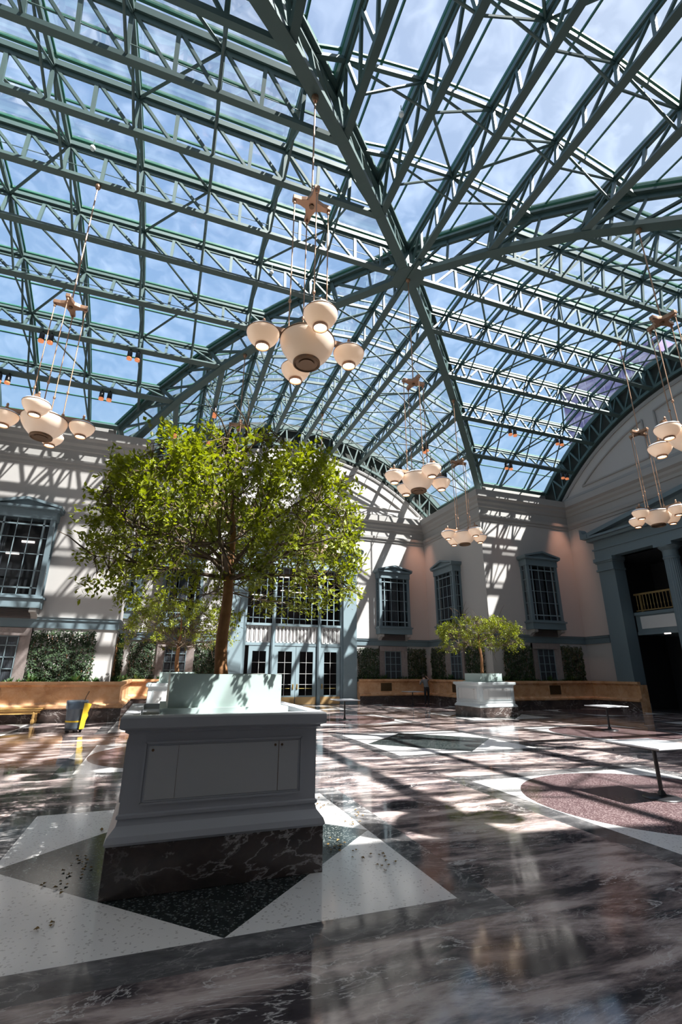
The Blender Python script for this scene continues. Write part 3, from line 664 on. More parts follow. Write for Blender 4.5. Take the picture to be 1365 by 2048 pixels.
def grille(loc, rz, label):
    r = tag(empty('vent_grille', loc, rz), label, 'vent')
    MB().box(-.32, .32, -.012, .0, 0, .4).build('backing', pmat('grille_back', (.10, .07, .02), .5, metal=.5) if 'grille_back' not in MATS else MATS['grille_back'], r)
    f = MB()
    for k in range(17): f.bar((-.31+k*.0388, -.018, .01), (-.31+k*.0388, -.018, .39), .008, .01, (0, 1, 0))
    for k in range(11): f.bar((-.31, -.022, .02+k*.036), (.31, -.022, .02+k*.036), .01, .008)
    f.build('mesh', MATS['bronze'] if 0 else MATS['dark_bronze'], r)
for loc, rz, lb in (((5.1, L-.445, .65), 0, 'brass vent grille in the ledge right of the doors, left of the standing person'),
                    ((A-.445, 10.7, .65), -PI/2, 'dark vent grille in the ledge immediately left of the distant planter'),
                    ((11.15, A-.445, .65), 0, 'dark vent grille in the ledge right of the distant planter'),
                    ((-11.55, A-.445, .65), 0, 'brass vent grille in the ledge above the wooden bench'),
                    ((-5.6, L-.445, .65), 0, 'brass vent grille in the ledge behind the near planter')):
    grille(loc, rz, lb)

# ------------------------------------------------------------------ ivy and ledge plants
def leafquad(mb, c, d, u, ln, wd, fold=.25, mi=0):
    d = d.normalized(); s = d.cross(u)
    if s.length < 1e-3: s = d.orthogonal()
    s.normalize(); n = s.cross(d)
    c = Vector(c); m1 = c+d*ln*.5
    vs = [c, m1+s*wd/2+n*wd*fold, c+d*ln, m1-s*wd/2+n*wd*fold, m1]
    mb.add(vs, [(0, 1, 4), (1, 2, 4), (0, 4, 3), (4, 2, 3)], mi)
def rv(): 
    z = random.uniform(-1, 1); a = random.uniform(0, 2*PI); r = math.sqrt(1-z*z); return Vector((r*cos(a), r*sin(a), z))
def ivy(loc, rz, w0, w1, z0, z1, label, n=None):
    o = tag(empty('ivy', loc, rz), label, 'ivy'); mb = MB(); n = n or int((w1-w0)*(z1-z0)*900)
    for i in range(n):
        x = random.uniform(w0, w1); z = random.uniform(z0, z1)
        e = min((x-w0), (w1-x), (z1-z))/.12; e = min(1, max(0, e))
        y = -.03-.2*e*(.55+.45*sin(x*9+sin(z*7)*2)*cos(z*8+x*3))*random.uniform(.6, 1)
        d = Vector((random.gauss(0, .6), -.5, random.gauss(-.7, .5)))
        leafquad(mb, (x+random.gauss(0, .03), y, z+random.gauss(0, .03)), d, Vector((random.gauss(0, .4), -1, .3)), random.uniform(.05, .09), random.uniform(.04, .07))
    mb.build('foliage', ivyleaf, o, fix=False)
    st = MB(); nx = max(3, int((w1-w0)/.18))
    for k in range(nx):
        x = w0+(w1-w0)*(k+.5)/nx; pts = [(x+.06*sin(q*1.3+k), -.02, z0+(z1-z0-.1)*q/6) for q in range(7)]; st.tube(pts, .012, 5)
    st.build('stems', bark, o)
ivy((0, A, 0), 0, -10.72, -8.72, 1.15, 2.92, 'broad sunlit ivy panel at the left edge, above the bench and bin')
ivy((-A, 0, 0), PI/2, 8.7, 10.2, 1.15, 2.9, 'ivy panel just round the corner from the broad left ivy panel')
ivy((0, L, 0), 0, -7.9, -6.8, 1.15, 2.95, 'ivy panel directly left of the small tree behind the near planter')
ivy((0, L, 0), 0, -4.95, -3.6, 1.15, 2.95, 'ivy panel right behind the large tree trunk')
ivy((0, L, 0), 0, 3.62, 4.85, 1.15, 2.87, 'dark ivy panel directly right of the door portal')
ivy((0, L, 0), 0, 6.65, 7.8, 1.15, 2.87, 'dark ivy panel in the corner behind the standing person')
ivy((A, 0, 0), -PI/2, -13.6, -12.2, 1.15, 2.9, 'dark ivy panel on the side wall between the corner and its lower window')
ivy((A, 0, 0), -PI/2, -10.2, -8.65, 1.15, 2.9, 'dark ivy panel partly behind the distant tree')
ivy((0, A, 0), 0, 8.7, 10.35, 1.15, 2.88, 'dark ivy panel right of the distant planter')
ivy((0, A, 0), 0, 12.1, 13.5, 1.15, 2.88, 'dark ivy panel nearest to the columned portal')
def tuft(big):
    r = empty('leafy_plant'); mb = MB()
    for k in range(26 if not big else 20):
        a = random.uniform(0, 2*PI); tilt = random.uniform(.15, .9); d = Vector((cos(a)*sin(tilt), sin(a)*sin(tilt), cos(tilt)))
        ln = random.uniform(.16, .3)*(1.5 if big else 1); b = Vector((random.uniform(-.08, .08), random.uniform(-.05, .05), 0)); m = b+d*ln*.35
        mb.tube([b, m], .004, 4); leafquad(mb, m, d+Vector((0, 0, -.15)), Vector((0, 0, 1)), ln, ln*.3, .12)
    mb.build('foliage', plantleaf, r, fix=False); return r
protos = [tuft(False), tuft(True), tuft(False)]; used = [False]*3
runs = [('left edge wall behind the bench', (-13.2, A-.24), (-8.35, A-.2), 15), ('left return wall', (-A+.2, 8.4), (-A+.2, 13.4), 10), ('back wall left of the doors', (-7.6, L-.24), (-3.8, L-.2), 12),
        ('back wall right of the doors', (3.8, L-.24), (7.7, L-.2), 13), ('right side wall behind the distant planter', (A-.2, 13.4), (A-.2, 8.4), 12), ('back wall right of the distant planter', (8.4, A-.24), (13.2, A-.2), 15)]
for nm, p, q, n in runs:
    for k in range(n):
        i = 1 if (nm.startswith('left edge') and k < 5) else random.choice((0, 2)) if k % 4 else 1
        o = protos[i] if not used[i] else copy_tree(protos[i]); used[i] = True
        f = (k+.5)/n; o.location = (p[0]+(q[0]-p[0])*f+random.uniform(-.03, .03), p[1]+(q[1]-p[1])*f, 1.13); o.rotation_euler = (0, 0, random.uniform(0, 6.28)); s = random.uniform(.6, .9); o.scale = (s, s, s)
        tag(o, 'low green leafy plant growing in the marble ledge, %s' % nm, 'plant', 'ledge plants: '+nm)

# ------------------------------------------------------------------ planters with trees
def planter(paint, panel):
    r = empty('tree_planter'); h = .86
    def sq(a, z): return (a, z)
    MB().box(-h, h, -h, h, 0, .34).build('marble_base', m_base, r, bev=.006)
    b = MB(); prof = [(h+.0, .34), (h+.015, .36), (h-.0, .40), (h-.05, .46), (h-.06, .50), (h-.045, .51), (h-.045, .53), (h-.06, .54), (h-.06, 1.11), (h-.03, 1.125), (h-.03, 1.14), (h, 1.15), (h+.015, 1.16), (h+.015, 1.235), (h+.005, 1.25), (h-.12, 1.25), (h-.12, 1.19)]
    vs = [(sx*a, sy*a, z) for a, z in prof for sx, sy in ((-1, -1), (1, -1), (1, 1), (-1, 1))]
    fs = [(i*4+k, i*4+(k+1) % 4, (i+1)*4+(k+1) % 4, (i+1)*4+k) for i in range(len(prof)-1) for k in range(4)]; fs.append(tuple((len(prof)-1)*4+k for k in range(4)))
    b.add(vs, fs); b.build('body', paint, r)
    y = h-.06
    for k in range(4):
        c = MB(); z0, z1, x = .60, 1.04, .66
        fr = [(-x, z0), (x, z0), (x, z1), (-x, z1)]
        for (xa, za), (xb, zb) in zip(fr, fr[1:]+fr[:1]):
            c.bar((xa, -y-.004, za), (xb, -y-.004, zb), .016, .02, (0, 1, 0))
            c.bar((xa*.965, -y-.002, .82+(za-.82)*.93), (xb*.965, -y-.002, .82+(zb-.82)*.93), .01, .008, (0, 1, 0))
        o = c.build('panel_moulding', paint, r); o.rotation_euler = (0, 0, k*PI/2)
        pn = MB().box(-.63, .63, -y-.006, -y+.01, .625, 1.015).build('access_panel', panel, r); pn.rotation_euler = (0, 0, k*PI/2)
        for xx, ww in ((.45, .005), (-.4, .002)): MB().box(xx, xx+ww, -y-.0075, -y, .625, 1.015).build('seam', bronzed, pn)
        for xx in (-.6, .42, .48): MB().tube([(xx, -y-.004, .985), (xx, -y-.012, .985)], .011, 8).build('screw', bronzed, pn)
    MB().box(-.74, .74, -.74, .74, 1.17, 1.2).build('top_deck', paint, r)
    g = MB()
    for k in range(16): g.box(-.72+k*.011, -.716+k*.011, -.5, .1, 1.2, 1.212)
    g.box(-.73, -.53, -.52, .12, 1.195, 1.204)
    g.build('drain_grate', black, r)
    i = .52; wl = MB()
    for k in range(4):
        cs, sn = (1, 0, -1, 0)[k], (0, 1, 0, -1)[k]
    wl.box(-i, i, -i, -i+.025, 1.22, 1.575).box(-i, i, i-.025, i, 1.22, 1.575).box(-i, -i+.025, -i+.025, i-.025, 1.22, 1.575).box(i-.025, i, -i+.025, i-.025, 1.22, 1.575)
    wl.box(-i-.06, i+.06, -i-.06, i+.06, 1.2, 1.285)
    wl.build('tree_box', mint, r)
    MB().box(-i+.02, i-.02, -i+.02, i-.02, 1.4, 1.54).build('soil', soil, r)
    return r
whiter = pmat('pale_grey_paint', (.46, .50, .515), .4, var=.03)
pl = planter(pmat('dark_grey_paint', (.42, .425, .455), .4, var=.03), pmat('grey_panel', (.50, .50, .505), .42, var=.02))
tag(pl, 'large grey square planter on dark marble base in the foreground, under the big tree', 'planter')
pl.location = (-5.87, -5.98, 0)
p2 = planter(whiter, whitep); p2.location = (5.92, 5.92, 0); tag(p2, 'distant pale planter with one sunlit face, right of the centre medallion', 'planter')
p3 = copy_tree(p2); p3.location = (-5.95, 5.92, 0); tag(p3, 'white planter mostly hidden behind the foreground planter, under the small left tree', 'planter')

def tree(loc, seed, R, zt, zb, fork, tr, nclus, nleaf, lsz, label, lean=(0, 0)):
    rnd = random.Random(seed); root = tag(empty('tree', loc), label, 'tree')
    def tw(a=1): return Vector((rnd.gauss(0, a), rnd.gauss(0, a), rnd.gauss(0, a)))
    pts = []; rs = []; z = 1.5
    for k in range(9):
        f = k/8; pts.append(Vector((lean[0]*f+.02*sin(f*6+seed), lean[1]*f+.015*cos(f*5), 1.5+(fork-1.5)*f))); rs.append(tr*(1.15-.3*f) if k else tr*1.35)
    top = pts[-1]
    zc = zb+(zt-zb)*.42
    for k in range(1, 6): f = k/5; pts.append(top+Vector((.03*sin(k), .02*k*.3, (zt-.25-fork)*f))); rs.append(tr*(.72-.55*f))
    MB().tube(pts, rs, 12).build('trunk', bark, root, smooth=True)
    stem = pts[8:]
    mains = []; nb = 11; br = MB()
    for i in range(nb):
        a = 2*PI*i/nb+rnd.uniform(-.25, .25); low = i % 3 == 0
        s0 = top+Vector((0, 0, rnd.uniform(-.15, .1))) if not low else top-Vector((0, 0, .12))
        el = rnd.uniform(.35, 1.15) if not low else rnd.uniform(.05, .25); ln = R*rnd.uniform(.72, .92)
        p = s0.copy(); d = Vector((cos(a)*cos(el), sin(a)*cos(el), sin(el))); line = [p.copy()]
        for q in range(7):
            p = p+d*(ln/6.5); d = (d+Vector((cos(a)*.1, sin(a)*.1, -.10 if el > .4 else .0))+tw(.06)).normalized(); line.append(p.copy())
        br.tube(line, [tr*.42*(1-.8*q/7) for q in range(8)], 7); mains.append(line)
    for i in range(4):
        a = rnd.uniform(0, 2*PI); s0 = stem[1+i % 4]; d = Vector((cos(a), sin(a), .7)).normalized(); line = [s0+d*R*.09*q+tw(.02) for q in range(8)]; br.tube(line, [tr*.3*(1-.8*q/7) for q in range(8)], 6); mains.append(line)
    for l in list(mains):
        for q in (2, 3, 4, 5, 6, 7):
            if q >= len(l): continue
            for _ in range(2):
                d0 = (l[q]-l[q-1]).normalized(); d = (d0*.6+tw(.55)+Vector((0, 0, .12))).normalized(); n_ = 4; ll = R*rnd.uniform(.22, .42)
                line = [l[q]]
                for e in range(n_): line.append(line[-1]+d*ll/n_); d = (d+tw(.18)).normalized()
                br.tube(line, [tr*.2*(1-.75*e/n_) for e in range(n_+1)], 5); mains.append([l[q], l[q]]+line[1:])
    nodes = [p for l in mains for p in l[2:]]
    # leaf clusters on an umbrella shell with a ragged skirt
    fo = MB()
    for c in range(nclus):
        a = rnd.uniform(0, 2*PI); u = rnd.random()
        if u < .60:
            c_ = rnd.uniform(.0, 1); ph = math.acos(c_); rr = rnd.uniform(.78, 1.0); sq_ = sin(ph)**.62
            p = Vector((R*sq_*cos(a)*rr, R*sq_*sin(a)*rr, zc+(zt-zc)*cos(ph)**.8*rr))
        elif u < .86:
            rr = rnd.uniform(.62, 1)**.7; p = Vector((R*cos(a)*rr, R*sin(a)*rr, zc-(zc-zb)*rnd.uniform(0, .9)**1.3))
        else:
            rr = rnd.uniform(0.1, 1); p = Vector((R*.8*cos(a)*rr, R*.8*sin(a)*rr, zb+(zc-zb)*rnd.uniform(.3, 1)+rnd.uniform(0, (zt-zc)*.6)))
        p += Vector((top.x, top.y, 0))
        nn = min(nodes, key=lambda q: (q-p).length_squared)
        mid = (nn+p)/2+tw(.04)+Vector((0, 0, .05)); br.tube([nn, mid, p], [tr*.1, tr*.07, tr*.035], 4, cap=False)
        dirn = (p-nn).normalized() if (p-nn).length > .01 else Vector((0, 0, 1)); ex = Vector((p.x-top.x, p.y-top.y, 0)); ex = ex.normalized() if ex.length > .01 else ex
        dirn = (dirn+ex*.6+Vector((0, 0, .1 if p.z > zc else -.25))).normalized()
        for s in range(3):
            td = (dirn+tw(.45)).normalized(); L_ = rnd.uniform(.12, .26)
            br.tube([p, p+td*L_], [tr*.035, tr*.015], 3, cap=False)
            for l in range(nleaf//3):
                f = rnd.uniform(.1, 1.1); q = p+td*L_*f+tw(.028)
                ld = (td*.5+tw(.55)+Vector((0, 0, .05))).normalized()
                leafquad(fo, q, ld, Vector((rnd.gauss(0, .35), rnd.gauss(0, .35), 1)), lsz*rnd.uniform(.65, 1.15), lsz*rnd.uniform(.42, .62), .12)
    br.build('branches', twig, root, smooth=True, fix=False); fo.build('foliage', leaf, root, fix=False)
    return root
tree((-5.87, -5.95, 0), 3, 1.46, 4.02, 2.30, 2.70, .060, 680, 33, .068, 'large umbrella-shaped green tree in the foreground planter', (-.03, 0))
tree((5.92, 5.92, 0), 11, 1.72, 3.72, 2.42, 2.75, .055, 330, 27, .085, 'small flat-topped tree in the distant planter on the right', (-.05, 0))
tree((-5.95, 5.92, 0), 21, 1.72, 3.85, 2.35, 2.5, .062, 330, 27, .085, 'small tree behind the foreground trunk, left of the doors', (-.05, 0))

# ------------------------------------------------------------------ chandeliers
def chandelier():
    r = empty('chandelier'); zb = 6.72       # z is absolute; root stays at floor level height 0
    r2_ = .34; zh = 10.2
    h = MB(); pts = []
    for k in range(4):
        a = k*PI/2
        for da, rr in ((-.16, .36), (.16, .36), (PI/4-.0, .15)):
            pts.append((rr*cos(a+da), rr*sin(a+da), zh))
    pts = []
    for k in range(4):
        a = k*PI/2; c, s = cos(a), sin(a)
        for x, y in ((.38, -.055), (.38, .055), (.22, .06), (.14, .09), (.1, .1)):
            pts.append((x*c-y*s, x*s+y*c, zh))
        for x, y in ((.09, .14), (.06, .22)): pts.append((x*c-y*s, x*s+y*c, zh))
    h.prism(pts, (0, 0, .1)); hub = h.build('hub', bronze, r, bev=.01)
    MB().lathe((0, 0, 0), [(0, zh-.03), (.05, zh-.03), (.05, zh), (0, zh)], 12).build('hub_boss', bronzed, hub)
    fr = MB()
    for k in range(4):
        a = k*PI/2; c, s = cos(a), sin(a); w_ = .055
        q = lambda x, y, z: (x*c-y*s, x*s+y*c, z)
        rod = MB().tube([q(r2_, 0, zh+.02), q(r2_, 0, zb+.42)], .012, 8).build('rod', bronze, r)
        MB().lathe(q(r2_, 0, 0), [(.0, 7.75), (.028, 7.78), (.03, 7.8), (.028, 7.83), (0, 7.86)], 10).lathe(q(r2_, 0, 0), [(0, zh-.08), (.03, zh-.07), (.03, zh), (0, zh)], 10).build('knuckle', bronze, rod)
        arm = MB().bar(q(.1, 0, zb+.40), q(.92, 0, zb+.40), .075, .07).bar(q(.1, 0, zb+.45), q(.88, 0, zb+.45), .04, .03).lathe(q(r2_, 0, 0), [(0, zb+.43), (.035, zb+.43), (.035, zb+.5), (.015, zb+.54), (0, zb+.54)], 10).lathe(q(.77, 0, 0), [(0, zb+.43), (.035, zb+.43), (.04, zb+.48), (.02, zb+.5), (.03, zb+.54), (.015, zb+.58), (0, zb+.58)], 10).build('arm', bronze, r)
        cx = q(.77, 0, 0)
        gp = [(.1, .10), (.115, .08), (.16, .11), (.22, .175), (.262, .25), (.275, .30), (.27, .325)]
        g = MB().lathe(cx, [(a_, zb-.04+z_) for a_, z_ in gp], 28).build('globe', gl_lit, r, smooth=True)
        MB().lathe(cx, [(.272, zb-.04+.322), (.28, zb-.04+.325), (.275, zb-.04+.335), (.27, zb-.04+.337)], 28).build('band', bronzed, g, smooth=True)
        MB().lathe(cx, [(.27, zb-.04+.335), (.25, zb-.04+.365), (.2, zb-.04+.39), (.05, zb-.04+.4), (0, zb-.04+.4)], 28).build('cover', gl_rim, g, smooth=True)
        MB().lathe(cx, [(.118, zb+.045), (.122, zb+.03), (.122, zb-.0), (.105, zb-.005), (.1, zb+.01), (.1, zb+.06)], 24).build('lamp_ring', bronze, g)
        MB().lathe(cx, [(0, zb+.03), (.1, zb+.03)], 20).build('bulb', hot, g, fix=False)
    gp = [(.2, .0), (.28, .06), (.37, .16), (.44, .28), (.47, .38), (.468, .43)]
    zz = zb-.12
    g = MB().lathe((0, 0, 0), [(a_, zz+z_) for a_, z_ in gp], 40).build('center_bowl', gl_big, r, smooth=True)
    MB().lathe((0, 0, 0), [(.468, zz+.425), (.482, zz+.43), (.478, zz+.445), (.46, zz+.45)], 40).build('band', bronzed, g, smooth=True)
    MB().lathe((0, 0, 0), [(.462, zz+.445), (.43, zz+.48), (.34, zz+.51), (.1, zz+.53), (0, zz+.53)], 40).build('cover', gl_rim, g, smooth=True)
    MB().lathe((0, 0, 0), [(.215, zz+.03), (.232, zz+.01), (.232, zz-.03), (.205, zz-.045), (.19, zz-.02), (.165, zz-.015), (.13, zz-.01), (.13, zz-.03), (0, zz-.03)], 36).build('finial_cup', bronzed, g, smooth=False)
    return r
ch = chandelier()
chpos = [((-4.72, -4.68), 13.35, 'largest chandelier, hanging in front of the valley truss above the foreground tree'),
         ((-9.6, 0), 14.33, 'chandelier at the left edge of the photo, above the left wall'),
         ((0, 0), 14.33, 'chandelier hanging from the crown of the roof, in the middle distance'),
         ((4.72, 4.72), 13.35, 'lowest-looking chandelier in front of the far corner, above the distant tree'),
         ((9.6, 0), 14.33, 'chandelier in front of the columned portal pediment on the right'),
         ((4.72, -4.68), 13.35, 'chandelier cut off by the right edge of the photo'),
         ((-4.72, 4.72), 13.35, 'chandelier mostly hidden behind the crown of the large tree'),
         ((0, 9.6), 14.33, 'furthest chandelier, hidden behind the large tree, its rod crossing the white arch'),
         ((0, -9.6), 14.33, 'chandelier above and behind the camera that shades the floor')]
chs = [ch]+[copy_tree(ch) for _ in chpos[1:]]
for o, ((x, y), z, lb) in zip(chs, chpos):
    o.location = (x, y, 0); tag(o, lb, 'chandelier', 'chandeliers under the glass roof')
    rd = MB().tube([(0, 0, 10.28), (0, 0, z)], .018, 8).lathe((0, 0, 0), [(0, 10.3), (.05, 10.3), (.03, 10.4), (.02, 10.42)], 12).build('hanging_rod', bronze, o)
    MB().lathe((0, 0, 0), [(0, z-.12), (.04, z-.12), (.07, z-.06), (.08, z), (.05, z+.04)], 14).build('ceiling_cup', bronze, rd)

# warm beams of three of the truss spotlights
for nm, loc, tgt, en in (('a', (12.9, 7.05, 11.2), (13.3, 8.1, 6.0), 800), ('b', (7.1, 12.7, 11.2), (7.75, 13.9, 6), 800), ('c', (9.4, 6.8, 11.2), (9.4, 8.1, 5), 100)):
    l = bpy.data.lights.new('spot_beam', 'SPOT'); l.energy = en; l.color = (1, .48, .32); l.spot_size = rad(38); l.spot_blend = .9; l.shadow_soft_size = .08
    o = bpy.data.objects.new('spot_beam', l); COL.objects.link(o); o.location = loc; o.rotation_euler = (Vector(loc)-Vector(tgt)).to_track_quat('Z', 'Y').to_euler()

# ------------------------------------------------------------------ spotlights on the trusses
def spot():
    r = empty('spotlight')
    MB().tube([(0, 0, .05), (0, 0, -.1)], .02, 6).build('bracket', black, r)
    MB().lathe((0, 0, 0), [(0, -.08), (.05, -.08), (.085, -.12), (.09, -.3), (.095, -.36), (.085, -.36), (.08, -.3)], 18).build('housing', black, r, smooth=True)
    MB().lathe((0, 0, 0), [(.09, -.36), (.092, -.44), (.05, -.455), (0, -.46)], 18).build('lamp', orange, r, smooth=True)
    return r
sp = spot(); first = True
spots = [('L', 3, 11.6, 'left vault behind the left chandelier rods'), ('L', 3, 8.72, 'left vault right of the left chandelier'), ('L', 4, 9.68, 'left vault low near the valley'), ('L', 4, 13.1, 'left vault at the left frame edge'),
         ('R', 3, 8.5, 'right vault, upper truss near the valley'), ('R', 3, 11.4, 'right vault, upper truss near the arch'), ('R', 4, 9.4, 'right vault on the lowest truss'), ('R', 4, 13.1, 'right vault in the low corner'),
         ('B', 3, 8.55, 'back vault behind the crown chandelier'), ('B', 3, 11.6, 'back vault left of the crown chandelier'), ('B', 4, 9.45, 'back vault right of the crown chandelier'),
         ('B', -3, 8.6, 'back vault high above the tree'), ('B', -3, 11.6, 'back vault just over the foliage'), ('B', -4, 9.3, 'back vault in the left corner')]
for arm, k, t, lb in spots:
    for d in ((-.14, .14) if arm != 'B' else (-.12, .12)):
        o = sp if first else copy_tree(sp); first = False
        o.location = pt(arm, k*TH, t+d, RB-.06); tag(o, 'black spotlight, orange end, in the pair in the %s' % lb, 'spotlight', 'spotlight pair: '+lb)
def sprink(loc, label):
    r = tag(empty('security_camera', loc), label, 'camera'); MB().tube([(0, 0, .3), (0, 0, 0)], .012, 6).build('stem', steel, r)
    MB().lathe((0, 0, 0), [(0, -.1), (.05, -.08), (.07, -.03), (.06, .03), (0, .04)], 14).build('dome', whitelite, r, smooth=True)
sprink((-9.85, -.3, 15.3), 'small white dome camera hanging in the left vault'); sprink((-2.35, -4.2, 14.9), 'small white dome camera beside the near valley truss'); sprink((-4.35, 1.9, 14.95), 'small white dome camera under the left vault right of its ridge')

# ------------------------------------------------------------------ tables
def table():
    r = empty('pedestal_table'); s = .42; zt = .655
    MB().box(-s, s, -s, s, zt, zt+.022).build('table_top', tabtop, r, bev=.004)
    MB().box(-s+.003, s-.003, -s+.003, s-.003, zt-.012, zt).build('edge_band', black, r)
    MB().tube([(0, 0, .02), (0, 0, zt-.01)], .027, 14).lathe((0, 0, 0), [(.027, .1), (.06, .04)], 14).build('column', black, r)
    MB().box(-.2, .2, -.03, .03, zt-.03, zt-.01).box(-.03, .03, -.2, .2, zt-.03, zt-.01).build('support', black, r)
    MB().lathe((0, 0, 0), [(0, .04), (.06, .038), (.2, .022), (.24, .008), (.24, 0), (0, 0)], 32).build('base', black, r, smooth=True)
    return r
tb = table()
for i, ((x, y), lb) in enumerate([((.12, -5.95), 'nearest square white café table, cut by the right edge of the photo'), ((6.3, .45), 'square white café table in front of the right ledge'), ((-.2, 5.6), 'square white café table in front of the glass doors'), ((5.85, 11.9), 'furthest café table, in shade beside the standing person')]):
    o = tb if i == 0 else copy_tree(tb); o.location = (x, y, 0); tag(o, lb, 'table', 'café tables on the purple discs')

# ------------------------------------------------------------------ bench, bin
bn = tag(empty('bench', (-11.15, 7.3, 0)), 'golden wooden bench with turned legs at the left edge, against the marble ledge', 'bench')
MB().box(-1.3, 1.3, -.24, .24, .40, .45).box(-1.33, 1.33, -.26, .26, .45, .47).build('seat', wood, bn, bev=.008)
MB().box(-1.2, 1.2, -.2, -.17, .3, .4).box(-1.2, 1.2, .17, .2, .3, .4).build('apron', wood, bn)
for x in (-1.1, 1.1):
    for y in (-.18, .18): MB().lathe((x, y, 0), [(0, 0), (.035, 0), (.055, .06), (.06, .1), (.04, .15), (.03, .17), (.045, .19), (.035, .3), (.04, .4), (0, .4)], 12).build('leg', wood, bn, smooth=True)
bi = tag(empty('trash_can', (-8.53, 4.5, 0)), 'grey wheeled waste bin with clear liner and yellow caddy bag', 'trash can')
MB().lathe((0, 0, 0), [(0, .09), (.2, .09), (.215, .12), (.25, .74), (.262, .76), (.262, .79), (.245, .79), (.245, .75), (.2, .16), (0, .16)], 28).build('body', plast, bi, smooth=True)
MB().lathe((0, 0, 0), [(.262, .60), (.272, .66), (.274, .79), (.262, .82), (.245, .80)], 28).build('liner', clearbag, bi, smooth=True, fix=False)
MB().lathe((0, 0, 0), [(.223, .27), (.228, .27), (.231, .31), (.226, .31)], 28).build('strap', yell, bi)
MB().lathe((0, 0, 0), [(0, .075), (.24, .075), (.24, .1), (0, .1)], 24).build('dolly', black, bi)
for k in range(5):
    a = k*2*PI/5+.3; MB().tube([(.18*cos(a), .18*sin(a)-.015, .035), (.18*cos(a), .18*sin(a)+.015, .035)], .035, 12).build('wheel', black, bi)
by = MB(); 
by.prism([(.20, -.20, .10), (.27, -.12, .10), (.29, -.12, .3), (.33, -.1, .42), (.31, -.12, .5), (.37, -.06, .72), (.24, -.22, .76), (.22, -.22, .45)], (-.03, -.05, 0)); by.build('yellow_bag', yell, bi)
MB().tube([(.17, -.1, .75), (.2, -.05, .92), (.25, 0, 1.05)], [.014, .012, .016], 8).build('broom_handle', bronzed, bi)

# ------------------------------------------------------------------ person
pr = tag(empty('person', (7.05, 12.55, 0)), 'person in grey top and dark trousers leaning on the marble ledge in the corner', 'person')
def skinmesh(verts, edges, rads, root=0):
    me = bpy.data.meshes.new('tmp'); me.from_pydata(verts, edges, []); o = bpy.data.objects.new('tmp', me); COL.objects.link(o)
    sm = o.modifiers.new('skin', 'SKIN'); sm.use_smooth_shade = True
    for i, r in enumerate(rads): me.skin_vertices[0].data[i].radius = (r, r)
    me.skin_vertices[0].data[root].use_root = True
    o.modifiers.new('s', 'SUBSURF').levels = 2
    dg = bpy.context.evaluated_depsgraph_get(); dg.update(); ne = bpy.data.meshes.new_from_object(o.evaluated_get(dg)); bpy.data.objects.remove(o); return ne
# facing +y, leaning forward
V = [(0, 0, .82), (0, .05, .95), (0, .13, 1.1), (0, .2, 1.21), (0, .25, 1.27), (0, .29, 1.33), (0, .31, 1.4),
     (-.09, 0, .78), (-.1, .02, .43), (-.1, -.02, .07), (-.1, .07, .03), (-.1, .12, .025),
     (.09, 0, .78), (.1, .04, .43), (.11, .02, .07), (.11, .11, .03), (.11, .16, .025),
     (-.16, .19, 1.19), (-.22, .3, .98), (-.16, .42, 1.1), (-.13, .46, 1.15),
     (.17, .19, 1.19), (.3, .24, 1.22), (.24, .36, 1.36), (.18, .38, 1.4)]
E_ = [(0, 1), (1, 2), (2, 3), (3, 4), (4, 5), (5, 6), (0, 7), (7, 8), (8, 9), (9, 10), (10, 11), (0, 12), (12, 13), (13, 14), (14, 15), (15, 16), (3, 17), (17, 18), (18, 19), (19, 20), (3, 21), (21, 22), (22, 23), (23, 24)]
Rr = [.13, .125, .135, .12, .055, .085, .085, .085, .055, .037, .035, .028, .085, .055, .037, .035, .028, .055, .04, .03, .028, .055, .04, .03, .028]
# fingers
def hand(base, d, side):
    base = Vector(base); d = Vector(d).normalized(); s = d.cross(Vector((0, 0, 1))).normalized()
    bi_ = {20: 20, 24: 24}[side]
    for k in range(4):
        o_ = s*(k-1.5)*.019; a = base+d*.045+o_; b = base+d*(.085+.006*(2-abs(k-1.5)))+o_-Vector((0, 0, .012)); i0 = len(V)
        V.extend([tuple(a), tuple(b)]); E_.extend([(bi_, i0), (i0, i0+1)]); Rr.extend([.009, .007])
    a = base+d*.01+s*.035; b = base+d*.04+s*.05; i0 = len(V); V.extend([tuple(a), tuple(b)]); E_.extend([(bi_, i0), (i0, i0+1)]); Rr.extend([.01, .008])
hand(V[20], (.2, 1, .2), 20); hand(V[24], (-.8, .2, .3), 24)
me = skinmesh(V, E_, Rr)
for m in (skin, shirt, trous, black): me.materials.append(m)
for p in me.polygons:
    c = p.center; mi = 0
    if c.z < .86: mi = 2
    if c.z < .07: mi = 3
    elif c.z >= .86 and c.z < 1.25 and abs(c.x) < .27 and c.y < .33: mi = 1
    p.material_index = mi; p.use_smooth = True
bo = bpy.data.objects.new('body', me); COL.objects.link(bo); bo.parent = pr
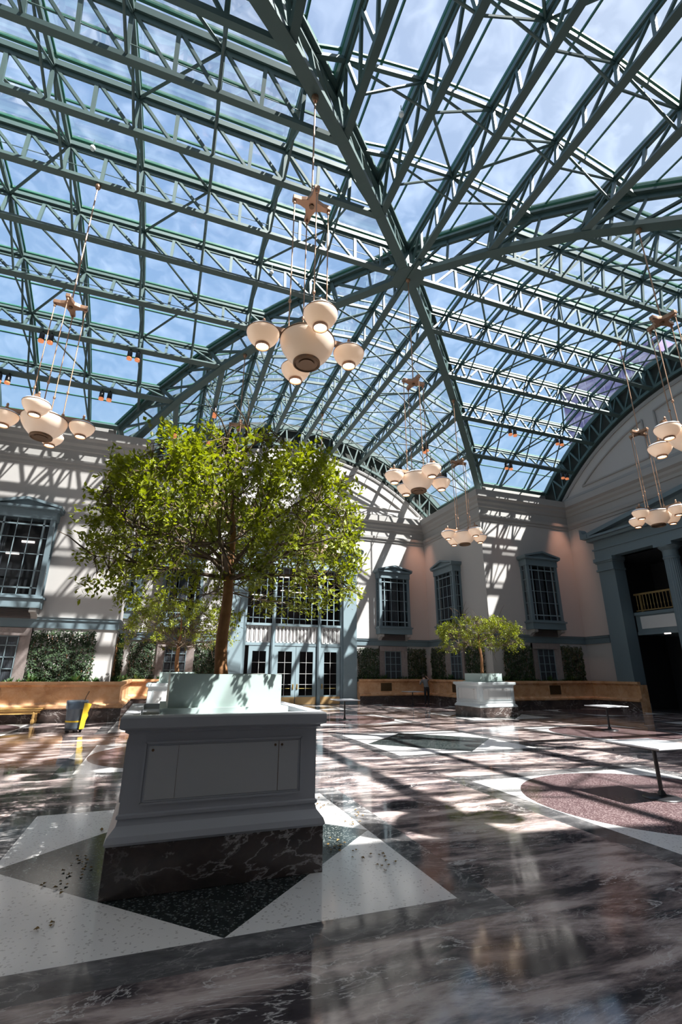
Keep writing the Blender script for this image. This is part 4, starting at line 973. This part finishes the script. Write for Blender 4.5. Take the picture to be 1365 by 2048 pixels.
MB().lathe((0, .3, 0), [(0, 1.505), (.05, 1.495), (.085, 1.45), (.096, 1.4), (.09, 1.35), (.07, 1.32)], 18).build('hair', hairm, pr, smooth=True)

# ------------------------------------------------------------------ fallen leaves
fl0 = None
def at(px, py):
    d = fw*FPX+r2*(px-682.5)-u2*(py-1024); t = -1.6/d.z; return Vector((-6.496, -11.378, 1.6))+d*t
rnd = random.Random(5)
spotsL = [(640, 1612, 8, 20), (712, 1632, 9, 16), (672, 1692, 9, 14), (735, 1715, 9, 30), (780, 1722, 5, 25), (150, 1740, 7, 22), (168, 1722, 8, 18), (125, 1780, 4, 26), (88, 1770, 3, 22), (108, 1850, 2, 14), (70, 1862, 1, 3), (205, 1660, 4, 6), (690, 1650, 5, 22)]
lm = MB(); leafquad(lm, (-.02, 0, .006), Vector((1, 0, .15)), Vector((0, 0, 1)), .045, .03, .35); leafquad(lm, (0, 0, .004), Vector((.2, 1, .3)), Vector((0, 0, 1)), .03, .02, .3)
for (x, y, n, s) in spotsL:
    for k in range(n):
        p = at(x+rnd.gauss(0, s*.6), y+rnd.gauss(0, s*.35))
        if abs(p.x+5.87) < .9 and abs(p.y+5.98) < .9: continue
        if fl0 is None: o = fl0 = lm.build('fallen_leaf', red, fix=False)
        else: o = fl0.copy(); COL.objects.link(o)
        o.location = (p.x, p.y, .001); o.rotation_euler = (0, 0, rnd.uniform(0, 6.28)); sc = rnd.uniform(.5, 1.0); o.scale = (sc,)*3
        side = 'right' if p.x > -5 else 'left'
        tag(o, 'dry brown leaf lying on the floor to the %s of the foreground planter' % side, 'leaf', 'fallen leaves %s of the foreground planter' % side)

# ------------------------------------------------------------------ tower outside
tw_ = tag(empty('tower_building', (62, 36, 0), rad(8)), 'violet glass office tower seen through the roof above the right arch', 'building')
MB().box(-8, 8, -8.5, 7.5, 0, 47.5).build('facade', towerm, tw_)
f = MB()
for k in range(12): f.box(-8.1, -8.0, -8.5+k*1.45, -8.3+k*1.45, 0, 47.5)
for k in range(14): f.box(-8.15, -8.0, -8.5, 7.5, k*3.5, k*3.5+.5)
f.build('window_bands', pmat('tower_bands', (.35, .26, .4), .4), tw_)
